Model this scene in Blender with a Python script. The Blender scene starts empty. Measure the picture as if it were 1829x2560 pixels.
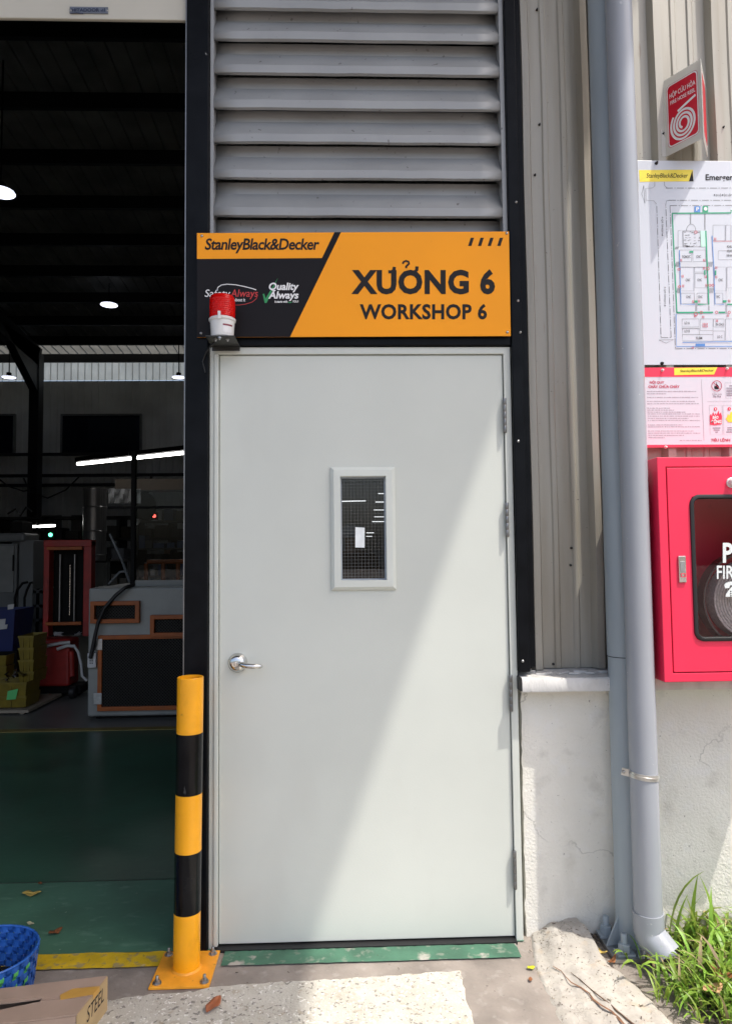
import bpy, bmesh, math, random
from mathutils import Vector, Matrix
random.seed(7)
SC = bpy.context.scene
COL = SC.collection
# ------------------------------------------------------------------ camera
CAMP = Vector((0.4881, -2.6075, 1.3917))
YAW, PITCH, ROLL, FPX = 0.0323, 0.0583, -0.0107, 1775.0
_f = Vector((math.sin(YAW)*math.cos(PITCH), math.cos(YAW)*math.cos(PITCH), math.sin(PITCH)))
_r = Vector((math.cos(YAW), -math.sin(YAW), 0)); _u = _r.cross(_f)
CR = _r*math.cos(ROLL) + _u*math.sin(ROLL); CU = -_r*math.sin(ROLL) + _u*math.cos(ROLL)
cam = bpy.data.cameras.new('camera'); cam_o = bpy.data.objects.new('camera', cam); COL.objects.link(cam_o)
cam.sensor_fit = 'VERTICAL'; cam.sensor_height = 36; cam.lens = FPX/2560*36
cam.clip_start = 0.05; cam.clip_end = 500
cam_o.matrix_world = Matrix(((CR.x, CU.x, -_f.x, CAMP.x), (CR.y, CU.y, -_f.y, CAMP.y), (CR.z, CU.z, -_f.z, CAMP.z), (0, 0, 0, 1)))
SC.camera = cam_o
# ------------------------------------------------------------------ sky, sun, exposure
SUNDIR = Vector((-.334, .258, -.907)).normalized()
w = bpy.data.worlds.new('World'); SC.world = w; w.use_nodes = True
nt = w.node_tree; bg = nt.nodes['Background']
sky = nt.nodes.new('ShaderNodeTexSky'); sky.sky_type = 'NISHITA'; sky.sun_disc = False
sky.sun_elevation = math.asin(-SUNDIR.z); sky.sun_rotation = math.atan2(-SUNDIR.x, -SUNDIR.y)
sky.air_density = 1.0; sky.dust_density = 5.0; sky.ozone_density = 1.0
nt.links.new(sky.outputs[0], bg.inputs[0]); bg.inputs[1].default_value = 0.15
sun = bpy.data.lights.new('sun', 'SUN'); sun.energy = 2.25; sun.angle = math.radians(0.53); sun.color = (1, .95, .87)
sun_o = bpy.data.objects.new('sun', sun); COL.objects.link(sun_o); sun_o.location = (6, -5, 16)
sun_o.rotation_euler = SUNDIR.to_track_quat('-Z', 'Y').to_euler()
SC.view_settings.view_transform = 'Standard'; SC.view_settings.look = 'None'
SC.view_settings.exposure = 1.0; SC.view_settings.gamma = 1
SC.render.engine = 'CYCLES'
SC.cycles.use_denoising = True
SC.cycles.max_bounces = 8; SC.cycles.diffuse_bounces = 5; SC.cycles.sample_clamp_indirect = 6

# ------------------------------------------------------------------ helpers
def ray(px, py): return _f + CR*((px-914.5)/FPX) - CU*((py-1280)/FPX)
def at(px, py, Y=0.0):
    d = ray(px, py); return CAMP + d*((Y-CAMP.y)/d.y)
def atz(px, py, z=0.0):
    d = ray(px, py); return CAMP + d*((z-CAMP.z)/d.z)
def srgb(r, g, b):
    return tuple(((c/255/12.92) if c/255 <= .04045 else ((c/255+.055)/1.055)**2.4) for c in (r, g, b))

MATS = {}
def M(name, col, rough=.5, metal=0., var=.12, scale=6., bump=0., bscale=60., col2=None, lo=.35, hi=.65, emit=None, es=0., spec=.5, island=0., trans=0., stretch=None, alpha=1., coat=0., detail=5.):
    if name in MATS: return MATS[name]
    m = bpy.data.materials.new(name); m.use_nodes = True; t = m.node_tree; n = t.nodes; L = t.links
    b = n['Principled BSDF']
    b.inputs['Roughness'].default_value = rough; b.inputs['Metallic'].default_value = metal
    b.inputs['Specular IOR Level'].default_value = spec
    b.inputs['Coat Weight'].default_value = coat
    tc = n.new('ShaderNodeTexCoord'); src = tc.outputs['Object']
    if stretch:
        mp = n.new('ShaderNodeMapping'); mp.inputs['Scale'].default_value = stretch; L.new(src, mp.inputs[0]); src = mp.outputs[0]
    nz = n.new('ShaderNodeTexNoise'); nz.inputs['Scale'].default_value = scale; nz.inputs['Detail'].default_value = detail; L.new(src, nz.inputs['Vector'])
    rp = n.new('ShaderNodeValToRGB'); L.new(nz.outputs['Fac'], rp.inputs[0])
    c2 = col2 or tuple(c*(1-var) for c in col)
    c1 = col if col2 else tuple(min(1, c*(1+var*.6)) for c in col)
    rp.color_ramp.elements[0].position = lo; rp.color_ramp.elements[1].position = hi
    rp.color_ramp.elements[0].color = (*c2, 1); rp.color_ramp.elements[1].color = (*c1, 1)
    out = rp.outputs[0]
    if island:
        g = n.new('ShaderNodeNewGeometry'); hs = n.new('ShaderNodeHueSaturation')
        mr = n.new('ShaderNodeMapRange'); mr.inputs[3].default_value = 1-island; mr.inputs[4].default_value = 1+island
        mr2 = n.new('ShaderNodeMapRange'); mr2.inputs[3].default_value = .5-.035*island*2; mr2.inputs[4].default_value = .5+.02*island*2
        L.new(g.outputs['Random Per Island'], mr.inputs[0]); L.new(g.outputs['Random Per Island'], mr2.inputs[0])
        L.new(mr.outputs[0], hs.inputs['Value']); L.new(mr2.outputs[0], hs.inputs['Hue']); L.new(out, hs.inputs['Color']); out = hs.outputs[0]
    L.new(out, b.inputs['Base Color'])
    # uneven gloss
    mr = n.new('ShaderNodeMapRange'); mr.inputs[3].default_value = max(.02, rough*.8); mr.inputs[4].default_value = min(1, rough*1.2)
    L.new(nz.outputs['Fac'], mr.inputs[0]); L.new(mr.outputs[0], b.inputs['Roughness'])
    if bump:
        n2 = n.new('ShaderNodeTexNoise'); n2.inputs['Scale'].default_value = bscale; n2.inputs['Detail'].default_value = 6; L.new(src, n2.inputs['Vector'])
        bp = n.new('ShaderNodeBump'); bp.inputs['Strength'].default_value = min(1, bump); bp.inputs['Distance'].default_value = .004*max(1, bump); L.new(n2.outputs['Fac'], bp.inputs['Height']); L.new(bp.outputs[0], b.inputs['Normal'])
    if emit:
        b.inputs['Emission Color'].default_value = (*emit, 1); b.inputs['Emission Strength'].default_value = es
    if trans:
        tr = n.new('ShaderNodeBsdfTranslucent'); L.new(out, tr.inputs[0]); mx = n.new('ShaderNodeMixShader'); mx.inputs[0].default_value = trans
        L.new(b.outputs[0], mx.inputs[1]); L.new(tr.outputs[0], mx.inputs[2]); L.new(mx.outputs[0], n['Material Output'].inputs[0])
    MATS[name] = m
    return m
def glass(name, tint=(.9, .9, .9), rough=.02, refl=1.0):
    if name in MATS: return MATS[name]
    m = bpy.data.materials.new(name); m.use_nodes = True; t = m.node_tree; n = t.nodes; L = t.links
    n.remove(n['Principled BSDF'])
    tr = n.new('ShaderNodeBsdfTransparent'); tr.inputs[0].default_value = (*tint, 1)
    gl = n.new('ShaderNodeBsdfGlossy'); gl.inputs['Roughness'].default_value = rough
    fr = n.new('ShaderNodeFresnel'); fr.inputs[0].default_value = 1.5
    mt = n.new('ShaderNodeMath'); mt.operation = 'MULTIPLY'; mt.inputs[1].default_value = refl; L.new(fr.outputs[0], mt.inputs[0])
    mx = n.new('ShaderNodeMixShader'); L.new(mt.outputs[0], mx.inputs[0]); L.new(tr.outputs[0], mx.inputs[1]); L.new(gl.outputs[0], mx.inputs[2])
    L.new(mx.outputs[0], n['Material Output'].inputs[0]); MATS[name] = m
    return m
def layer(m, col, scale, lo, hi, stretch=None, kind='noise', detail=6., amount=1., seed=0.):
    """mix another colour into a material through a noise or crack mask (wear, stains, chips)"""
    t = m.node_tree; n = t.nodes; L = t.links; b = n['Principled BSDF']
    prev = b.inputs['Base Color'].links[0].from_socket
    tc = n.new('ShaderNodeTexCoord'); mp = n.new('ShaderNodeMapping'); mp.inputs['Location'].default_value = (seed, seed*1.7, seed*.6)
    if stretch: mp.inputs['Scale'].default_value = stretch
    L.new(tc.outputs['Object'], mp.inputs[0])
    if kind == 'noise':
        x = n.new('ShaderNodeTexNoise'); x.inputs['Scale'].default_value = scale; x.inputs['Detail'].default_value = detail; L.new(mp.outputs[0], x.inputs['Vector']); o = x.outputs['Fac']
    elif kind == 'crack':
        nn = n.new('ShaderNodeTexNoise'); nn.inputs['Scale'].default_value = scale*2; nn.inputs['Detail'].default_value = 5; L.new(mp.outputs[0], nn.inputs['Vector'])
        mxx = n.new('ShaderNodeMixRGB'); mxx.inputs[0].default_value = .25; L.new(mp.outputs[0], mxx.inputs[1]); L.new(nn.outputs['Color'], mxx.inputs[2])
        x = n.new('ShaderNodeTexVoronoi'); x.feature = 'DISTANCE_TO_EDGE'; x.inputs['Scale'].default_value = scale; L.new(mxx.outputs[0], x.inputs['Vector']); o = x.outputs['Distance']
    else:
        x = n.new('ShaderNodeTexVoronoi'); x.inputs['Scale'].default_value = scale; L.new(mp.outputs[0], x.inputs['Vector']); o = x.outputs['Distance']
    r = n.new('ShaderNodeMapRange'); r.inputs[1].default_value = lo; r.inputs[2].default_value = hi
    r.inputs[3].default_value = amount if kind == 'crack' else 0; r.inputs[4].default_value = 0 if kind == 'crack' else amount; L.new(o, r.inputs[0]); fac = r.outputs[0]
    if kind == 'crack':
        nm = n.new('ShaderNodeTexNoise'); nm.inputs['Scale'].default_value = 3.1; L.new(mp.outputs[0], nm.inputs['Vector'])
        r2 = n.new('ShaderNodeMapRange'); r2.inputs[1].default_value = .5; r2.inputs[2].default_value = .62; L.new(nm.outputs['Fac'], r2.inputs[0])
        mu = n.new('ShaderNodeMath'); mu.operation = 'MULTIPLY'; L.new(fac, mu.inputs[0]); L.new(r2.outputs[0], mu.inputs[1]); fac = mu.outputs[0]
    mx = n.new('ShaderNodeMixRGB'); L.new(fac, mx.inputs[0]); L.new(prev, mx.inputs[1]); mx.inputs[2].default_value = (*col, 1)
    L.new(mx.outputs[0], b.inputs['Base Color'])
    return m

class MB:
    def __init__(s): s.v = []; s.f = []
    def add(s, vs, fs):
        o = len(s.v); s.v += [tuple(v) for v in vs]; s.f += [tuple(i+o for i in f) for f in fs]; return s
    def box(s, x0, y0, z0, x1, y1, z1):
        return s.add([(x0,y0,z0),(x1,y0,z0),(x1,y1,z0),(x0,y1,z0),(x0,y0,z1),(x1,y0,z1),(x1,y1,z1),(x0,y1,z1)],
                     [(0,3,2,1),(4,5,6,7),(0,1,5,4),(1,2,6,5),(2,3,7,6),(3,0,4,7)])
    def bar(s, p, q, w, h, up=(0, 0, 1)):
        p, q = Vector(p), Vector(q); d = (q-p).normalized(); a = d.cross(Vector(up))
        if a.length < 1e-5: a = d.cross(Vector((1, 0, 0)))
        a.normalize(); b = a.cross(d); a = a*w/2; b = b*h/2
        return s.add([p-a-b, p+a-b, p+a+b, p-a+b, q-a-b, q+a-b, q+a+b, q-a+b], [(0,3,2,1),(4,5,6,7),(0,1,5,4),(1,2,6,5),(2,3,7,6),(3,0,4,7)])
    def tube(s, pts, r, n=12, cap=True):
        pts = [Vector(p) for p in pts]; rs = r if isinstance(r, (list, tuple)) else [r]*len(pts); o = len(s.v); prev = None
        for i, p in enumerate(pts):
            d = (pts[min(i+1, len(pts)-1)]-pts[max(i-1, 0)]).normalized()
            if prev is None:
                a = d.cross(Vector((0, 0, 1)));
                if a.length < 1e-3: a = Vector((1, 0, 0))
            else: a = prev - d*prev.dot(d)
            a.normalize(); prev = a; b = d.cross(a)
            for k in range(n):
                t = 2*math.pi*k/n; s.v.append(tuple(p+(a*math.cos(t)+b*math.sin(t))*rs[i]))
        for i in range(len(pts)-1):
            for k in range(n):
                k2 = (k+1) % n; s.f.append((o+i*n+k, o+i*n+k2, o+(i+1)*n+k2, o+(i+1)*n+k))
        if cap:
            s.f.append(tuple(o+k for k in reversed(range(n)))); s.f.append(tuple(o+(len(pts)-1)*n+k for k in range(n)))
        return s
    def lathe(s, prof, c=(0, 0, 0), n=32, axis='Z', close=False):
        c = Vector(c); o = len(s.v)
        for (r, h) in prof:
            for k in range(n):
                t = 2*math.pi*k/n; a, b = r*math.cos(t), r*math.sin(t)
                p = (a, b, h) if axis == 'Z' else ((a, h, b) if axis == 'Y' else (h, a, b))
                s.v.append(tuple(c+Vector(p)))
        m = len(prof)
        for i in range(m if close else m-1):
            j = (i+1) % m
            for k in range(n):
                k2 = (k+1) % n; s.f.append((o+i*n+k, o+i*n+k2, o+j*n+k2, o+j*n+k))
        return s
    def disc(s, c, r, n=32, axis='Z'):
        c = Vector(c); o = len(s.v)
        for k in range(n):
            t = 2*math.pi*k/n; a, b = r*math.cos(t), r*math.sin(t)
            s.v.append(tuple(c+Vector((a, b, 0) if axis == 'Z' else ((a, 0, b) if axis == 'Y' else (0, a, b)))))
        s.f.append(tuple(range(o, o+n))); return s
    def rings(s, rects, close=False):
        """rects: list of (x0,z0,x1,z1,y): a rectangular frame with mitred corners through them"""
        o = len(s.v); m = len(rects)
        for (x0, z0, x1, z1, y) in rects: s.v += [(x0,y,z0),(x1,y,z0),(x1,y,z1),(x0,y,z1)]
        for i in range(m if close else m-1):
            j = (i+1) % m
            for k in range(4):
                k2 = (k+1) % 4; s.f.append((o+i*4+k, o+i*4+k2, o+j*4+k2, o+j*4+k))
        return s
    def hole(s, x0, z0, x1, z1, hx0, hz0, hx1, hz1, y0, y1):
        return s.rings([(x0,z0,x1,z1,y1),(x0,z0,x1,z1,y0),(hx0,hz0,hx1,hz1,y0),(hx0,hz0,hx1,hz1,y1)], True)
    def prism(s, pts, y0, y1):
        n = len(pts); o = len(s.v)
        s.v += [(x, y0, z) for x, z in pts] + [(x, y1, z) for x, z in pts]
        s.f.append(tuple(o+i for i in range(n))); s.f.append(tuple(o+n+i for i in reversed(range(n))))
        for i in range(n): j = (i+1) % n; s.f.append((o+i, o+n+i, o+n+j, o+j))
        return s
    def extrude_x(s, prof, x0, x1):
        """open (y,z) profile extruded along x"""
        o = len(s.v); n = len(prof)
        s.v += [(x0, y, z) for y, z in prof]+[(x1, y, z) for y, z in prof]
        for i in range(n-1): s.f.append((o+i, o+i+1, o+n+i+1, o+n+i))
        return s
    def extrude_z(s, prof, z0, z1):
        o = len(s.v); n = len(prof)
        s.v += [(x, y, z0) for x, y in prof]+[(x, y, z1) for x, y in prof]
        for i in range(n-1): s.f.append((o+i, o+i+1, o+n+i+1, o+n+i))
        return s
    def mesh(s, name, mat, smooth=None, fix=True):
        me = bpy.data.meshes.new(name); me.from_pydata(s.v, [], s.f)
        if fix:
            bm = bmesh.new(); bm.from_mesh(me); bmesh.ops.recalc_face_normals(bm, faces=bm.faces); bm.to_mesh(me); bm.free()
        for mm in (mat if isinstance(mat, (list, tuple)) else [mat]): me.materials.append(mm)
        if smooth:
            me.polygons.foreach_set('use_smooth', [True]*len(me.polygons)); me.set_sharp_from_angle(angle=math.radians(smooth))
        return me
    def build(s, name, mat, parent=None, smooth=None, bevel=0, thick=0, fix=True, seg=2):
        o = link(name, s.mesh(name, mat, smooth, fix), parent)
        if thick:
            md = o.modifiers.new('thickness', 'SOLIDIFY'); md.thickness = thick; md.offset = 0
        if bevel:
            md = o.modifiers.new('bevel', 'BEVEL'); md.width = bevel; md.segments = seg; md.limit_method = 'ANGLE'; md.angle_limit = math.radians(40)
        return o
def link(name, data, parent=None):
    o = bpy.data.objects.new(name, data); COL.objects.link(o)
    if parent:
        o.parent = parent
        if parent.parent is None: o.matrix_parent_inverse = Matrix.Translation(-parent.location)
    return o
def tag(o, label, cat, group=None):
    o['label'] = label; o['category'] = cat
    if group: o['group'] = group
    return o
def thing(name, label, cat, loc=(0, 0, 0), group=None):
    o = bpy.data.objects.new(name, None); COL.objects.link(o); o.location = loc; o.empty_display_size = .1
    return tag(o, label, cat, group)
def struct(o): o['kind'] = 'structure'; return o
def stuff(o): o['kind'] = 'stuff'; return o
def copy_tree(root, delta, label):
    r = root.copy(); COL.objects.link(r); r.location = root.location+Vector(delta); r['label'] = label
    for ch in root.children:
        c = ch.copy(); COL.objects.link(c); c.parent = r; c.matrix_parent_inverse = ch.matrix_parent_inverse.copy()
        for g in ch.children:
            d = g.copy(); COL.objects.link(d); d.parent = c; d.matrix_parent_inverse = g.matrix_parent_inverse.copy()
    return r
def text_mesh(body, shear=0., bold=0., space=1.):
    c = bpy.data.curves.new('t', 'FONT'); c.body = body; c.shear = shear; c.offset = bold; c.space_character = space; c.resolution_u = 3
    o = bpy.data.objects.new('t', c); COL.objects.link(o); bpy.context.view_layer.update()
    me = bpy.data.meshes.new_from_object(o.evaluated_get(bpy.context.evaluated_depsgraph_get()))
    bpy.data.objects.remove(o); bpy.data.curves.remove(c)
    return me
def lettering(name, body, quad, mat, parent, shear=0., bold=0., space=1., off=(0, -.001, 0)):
    """quad: four corner points (top-left, top-right, bottom-right, bottom-left) that the glyphs' own box is fitted to"""
    me = text_mesh(body, shear, bold, space); me.name = name
    xs = [v.co.x for v in me.vertices]; ys = [v.co.y for v in me.vertices]
    x0, x1, y0, y1 = min(xs), max(xs), min(ys), max(ys); tl, tr, br, bl = [Vector(p) for p in quad]; off = Vector(off)
    for v in me.vertices:
        a = (v.co.x-x0)/(x1-x0); b = (v.co.y-y0)/(y1-y0)
        v.co = (bl*(1-a)+br*a)*(1-b)+(tl*(1-a)+tr*a)*b+off
    me.materials.clear(); me.materials.append(mat)
    return link(name, me, parent)
def quadY(f, u0, v0, u1, v1): return [f(u0, v0), f(u1, v0), f(u1, v1), f(u0, v1)]
def flat(pts, off=0.):
    m = MB(); n = len(pts); m.add([(p[0], p[1]-off, p[2]) for p in pts], [tuple(range(n))]); return m
def stroke(mb, pts, wd, off=.001, nrm=(0, -1, 0)):
    """a flat printed line of width wd through 3D points on a board"""
    pts = [Vector(p) for p in pts]; nv = Vector(nrm)
    L, Rr = [], []
    for i, p in enumerate(pts):
        d = (pts[min(i+1, len(pts)-1)]-pts[max(i-1, 0)]).normalized(); a = d.cross(nv).normalized()*wd/2
        L.append(p+a+nv*off); Rr.append(p-a+nv*off)
    for i in range(len(pts)-1): mb.add([L[i], Rr[i], Rr[i+1], L[i+1]], [(0, 1, 2, 3)])
    return mb
def arc(cx, cy, rx, ry, a0, a1, n=16): return [(cx+rx*math.cos(math.radians(a0+(a1-a0)*i/n)), cy+ry*math.sin(math.radians(a0+(a1-a0)*i/n))) for i in range(n+1)]

# ------------------------------------------------------------------ materials
m_conc = M('apron_concrete', (.30, .262, .23), .85, var=.3, scale=5, bump=.5, bscale=70, col2=(.19, .165, .145))
layer(m_conc, (.38, .35, .32), 26, .56, .72, amount=.45); layer(m_conc, (.10, .09, .08), 60, .66, .74, seed=4, amount=.6)
m_patch = M('rough_white_concrete', (.54, .515, .455), .9, var=.2, scale=9, bump=1, bscale=150, col2=(.46, .43, .37))
layer(m_patch, (.17, .155, .14), 75, .60, .66, seed=2, amount=.85, detail=3); layer(m_patch, (.36, .30, .22), 34, .58, .7, seed=5, amount=.6); layer(m_patch, (.75, .73, .69), 95, .6, .66, seed=8)
m_kerb = M('kerb_concrete', (.45, .42, .37), .9, var=.2, scale=11, bump=1, bscale=60, col2=(.35, .325, .29))
layer(m_kerb, (.12, .105, .09), 4.5, 0, .008, kind='crack', amount=.7, seed=2); layer(m_kerb, (.47, .44, .40), 30, .55, .65, seed=12, amount=.6)
layer(m_kerb, (.5, .36, .22), 14, .6, .75, seed=3, amount=.5); layer(m_kerb, (.13, .11, .09), 80, .64, .7, seed=6, amount=.8)
m_wall = M('painted_concrete', (.77, .745, .68), .85, var=.12, scale=4, bump=.7, bscale=120, col2=(.70, .675, .61))
layer(m_wall, (.20, .185, .16), 2.2, .0, .006, kind='crack', amount=.55); layer(m_wall, (.22, .2, .17), 7, .0, .012, kind='crack', amount=.35, seed=5); layer(m_wall, (.50, .475, .42), 11, .58, .72, seed=21, amount=.5); layer(m_wall, (.16, .14, .11), 130, .70, .74, seed=17, amount=.7); layer(m_wall, (.2, .18, .15), 62, .68, .73, seed=3, amount=.7)
layer(m_wall, (.43, .40, .34), 5, .6, .85, seed=9, stretch=(1.4, 1, .35), amount=.4); layer(m_wall, (.74, .73, .71), 16, .56, .7, seed=1, amount=.4)
m_sill = M('sill_concrete', (.62, .61, .59), .85, var=.14, scale=14, bump=.5, bscale=110, stretch=(1.5, 1, .5))
layer(m_sill, (.25, .23, .2), 40, .63, .72, seed=2, amount=.7)
m_sheet = M('corrugated_steel', (.40, .38, .33), .42, .15, .08, 3, stretch=(1, 1, .25))
layer(m_sheet, (.26, .225, .17), 4, .46, .72, stretch=(2.6, 1, .2), seed=4, amount=.75); layer(m_sheet, (.20, .13, .07), 30, .68, .78, stretch=(1, 1, .12), seed=14, amount=.5); layer(m_sheet, (.08, .07, .06), 85, .72, .75, seed=7, amount=.8)
m_door = M('door_paint', (.60, .625, .575), .42, 0, .03, 2.5, bump=.06, bscale=250)
layer(m_door, (.50, .50, .455), 3.5, .58, .8, seed=12, stretch=(1, 1, .4), amount=.35); layer(m_door, (.42, .42, .38), 90, .735, .75, seed=5, amount=.4)
m_trim = M('window_trim_paint', (.64, .67, .62), .4, 0, .03, 4)
m_black = M('black_paint', (.006, .0068, .0085), .3, 0, .3, 10, bump=.15, bscale=40, spec=.08)
layer(m_black, (.30, .30, .30), 55, .76, .79, seed=3, amount=.8)
m_blackr = M('black_rubber', (.012, .012, .013), .5)
m_dark = M('dark_gap', (.006, .006, .006), .8)
m_louv = M('louvre_grey', (.315, .325, .33), .45, .1, .08, 5)
layer(m_louv, (.10, .09, .085), 42, .67, .74, seed=5, amount=.8, stretch=(1, 1, .6)); layer(m_louv, (.5, .5, .5), 30, .72, .8, seed=11, amount=.5)
m_cream = M('cream_steel', (.52, .50, .43), .45, 0, .05, 3)
m_yellow = M('safety_yellow', srgb(250, 172, 20), .35, 0, .08, 9, bump=.12, bscale=60, coat=.2)
m_tapeb = M('black_tape', (.006, .006, .007), .16, 0, .3, 14, bump=.25, bscale=35, spec=.25)
layer(m_tapeb, (.12, .12, .12), 40, .68, .73, seed=6, amount=.6, stretch=(1, 1, .3)); layer(m_yellow, srgb(150, 100, 22), 38, .69, .76, seed=6, amount=.5); layer(m_yellow, srgb(200, 134, 22), 9, .58, .75, seed=3, amount=.5)
m_platey = M('plate_yellow', srgb(243, 165, 45), .5, 0, .15, 14, bump=.2, bscale=80)
layer(m_platey, (.33, .16, .05), 45, .66, .74, seed=2, amount=.7)
m_zinc = M('zinc', (.42, .42, .42), .35, .9, .15, 40)
m_chrome = M('satin_chrome', (.66, .65, .63), .16, 1, .03, 10)
m_hinge = M('hinge_steel', (.22, .22, .22), .35, .8, .15, 30)
m_orange = M('sign_orange', srgb(252, 162, 30), .45, 0, .03, 3, spec=.2)
layer(m_orange, srgb(190, 112, 30), 30, .70, .8, seed=2, amount=.35)
m_ink = M('ink_black', (.015, .014, .015), .5, 0, .05, spec=.2)
m_signdark = M('sign_charcoal', (.013, .012, .014), .5, 0, .08, spec=.12)
m_white = M('white_print', (.80, .80, .80), .45, 0, .02)
m_redp = M('red_print', srgb(200, 52, 50), .45, 0, .05)
m_greenp = M('green_print', srgb(40, 140, 80), .45, 0, .05)
m_post = M('grey_steel_post', (.335, .385, .42), .38, 0, .1, 4, stretch=(2, 2, .4))
m_pvc = M('grey_pvc', (.33, .35, .385), .24, 0, .06, 5, stretch=(1, 1, .3)); layer(m_pvc, (.6, .6, .6), 50, .71, .75, seed=4, amount=.5); layer(m_pvc, (.22, .22, .23), 8, .58, .75, seed=9, stretch=(2, 2, .3), amount=.35)
m_red = M('cabinet_red', srgb(238, 44, 82), .36, 0, .06, 4); layer(m_red, srgb(150, 20, 38), 25, .68, .8, seed=3, amount=.35)
m_poster = M('poster_white', (.62, .65, .71), .35, 0, .02, 2)
m_pinkw = M('notice_white', (.64, .65, .71), .35, 0, .02, 2)
m_acr = M('acrylic_white', (.80, .79, .75), .25, 0, .02, 5, trans=.45)
m_signred = M('sign_red', srgb(205, 22, 48), .3, 0, .05, 5)
m_siren = M('siren_red', srgb(235, 18, 14), .12, 0, .08, 60, trans=.35, bump=.3, bscale=160)
m_sirenw = M('siren_white', (.74, .74, .72), .3, 0, .03)
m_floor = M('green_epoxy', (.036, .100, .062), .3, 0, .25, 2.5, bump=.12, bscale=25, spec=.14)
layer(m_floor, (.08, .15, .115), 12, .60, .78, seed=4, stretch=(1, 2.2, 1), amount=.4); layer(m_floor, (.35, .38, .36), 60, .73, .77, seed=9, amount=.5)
m_slab = M('green_epoxy_daylit', (.072, .178, .115), .4, 0, .2, 4, bump=.2, bscale=25, spec=.2)  # lighter green slab: doorway daylight falloff is put into its colour
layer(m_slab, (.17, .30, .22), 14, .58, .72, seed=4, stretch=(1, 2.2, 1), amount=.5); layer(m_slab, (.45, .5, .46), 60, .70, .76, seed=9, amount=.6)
m_strip = M('green_strip_paint', (.058, .155, .098), .7, 0, .25, 9, bump=.3, bscale=80)
layer(m_strip, (.26, .28, .23), 34, .56, .68, seed=1, amount=.6); layer(m_strip, (.40, .37, .33), 7, .62, .66, seed=3)
m_yline = M('yellow_line_paint', srgb(214, 180, 34), .55, 0, .15, 20, bump=.3, bscale=70)
layer(m_yline, (.30, .26, .17), 26, .54, .62, seed=3, amount=.75); layer(m_yline, (.13, .11, .08), 70, .64, .7, seed=13, amount=.6); layer(m_yline, (.5, .47, .42), 9, .66, .7, seed=6)
m_greyfl = M('grey_epoxy', (.12, .125, .12), .35, 0, .2, 3)
m_soil = M('soil', (.07, .055, .042), .95, 0, .4, 20, bump=1, bscale=60)
m_grass = M('grass_blade', (.23, .37, .05), .42, 0, .25, 12, island=.42, trans=.4)
m_dryg = M('dry_grass', (.36, .29, .15), .7, 0, .3, 12, island=.3, trans=.2)

# ------------------------------------------------------------------ ground
struct(MB().add([(-60, -60, 0), (60, -60, 0), (60, 60, 0), (-60, 60, 0)], [(0, 1, 2, 3)]).build('ground', m_conc))
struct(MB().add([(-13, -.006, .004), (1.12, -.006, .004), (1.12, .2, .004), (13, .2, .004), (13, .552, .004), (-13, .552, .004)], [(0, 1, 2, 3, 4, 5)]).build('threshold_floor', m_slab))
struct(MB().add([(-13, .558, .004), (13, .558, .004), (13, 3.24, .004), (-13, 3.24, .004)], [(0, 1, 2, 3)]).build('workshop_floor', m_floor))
struct(MB().add([(-13, .552, .002), (13, .552, .002), (13, .558, .002), (-13, .558, .002)], [(0, 1, 2, 3)]).build('floor_joint', m_dark))
struct(MB().add([(-13, 3.24, .004), (13, 3.24, .004), (13, 17.4, .004), (-13, 17.4, .004)], [(0, 1, 2, 3)]).build('aisle_floor', m_greyfl))
struct(MB().box(-13, 3.2, .004, 1.6, 3.29, .009).build('aisle_line', M('dark_yellow_paint', (.20, .16, .045), .6, 0, .3, 9)))  # darker yellow than the threshold line
def ragged(x0, x1, ya, yb, n, amp, z):
    """a paint strip along x with slightly uneven edges"""
    m = MB(); top = []; bot = []
    for i in range(n+1):
        x = x0+(x1-x0)*i/n; top.append((x, yb+random.uniform(-amp, amp*.4), z)); bot.append((x, ya+random.uniform(-amp*.3, amp*.3), z))
    o = top[::1]
    m.add(bot+top, [(i, i+1, n+2+i, n+1+i) for i in range(n)]); return m
struct(ragged(-6, -.128, -.100, -.006, 150, .006, .006).build('threshold_line', m_yline))
struct(ragged(.062, 1.085, -.108, -.020, 60, .004, .006).build('threshold_strip', m_strip))
# rough pale patch where the old surface was broken off (two levels of broken edge)
pp = []
edge = [(-.62, -.26), (-.25, -.27), (-.14, -.245), (.0, -.24), (.05, -.215), (.2, -.205), (.476, -.194), (.7, -.18), (.865, -.168), (.858, -.3), (.863, -.42), (.875, -.7), (.86, -1.3), (.3, -1.5), (-.62, -1.4)]
for i, (x, y) in enumerate(edge):
    x2, y2 = edge[(i+1) % len(edge)]; n = max(2, int(math.hypot(x2-x, y2-y)/.018))
    for k in range(n):
        t = k/n; pp.append((x+(x2-x)*t+random.uniform(-.004, .004), y+(y2-y)*t+random.uniform(-.004, .004)))
pm_ = MB(); n = len(pp); cx, cy = .2, -.7
pm_.add([(x, y, .0) for x, y in pp]+[(x+(cx-x)*.012, y+(cy-y)*.012, .005) for x, y in pp], [(i, (i+1) % n, n+(i+1) % n, n+i) for i in range(n)]+[tuple(range(n, 2*n))])
struct(pm_.build('concrete_patch', m_patch))
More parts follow.
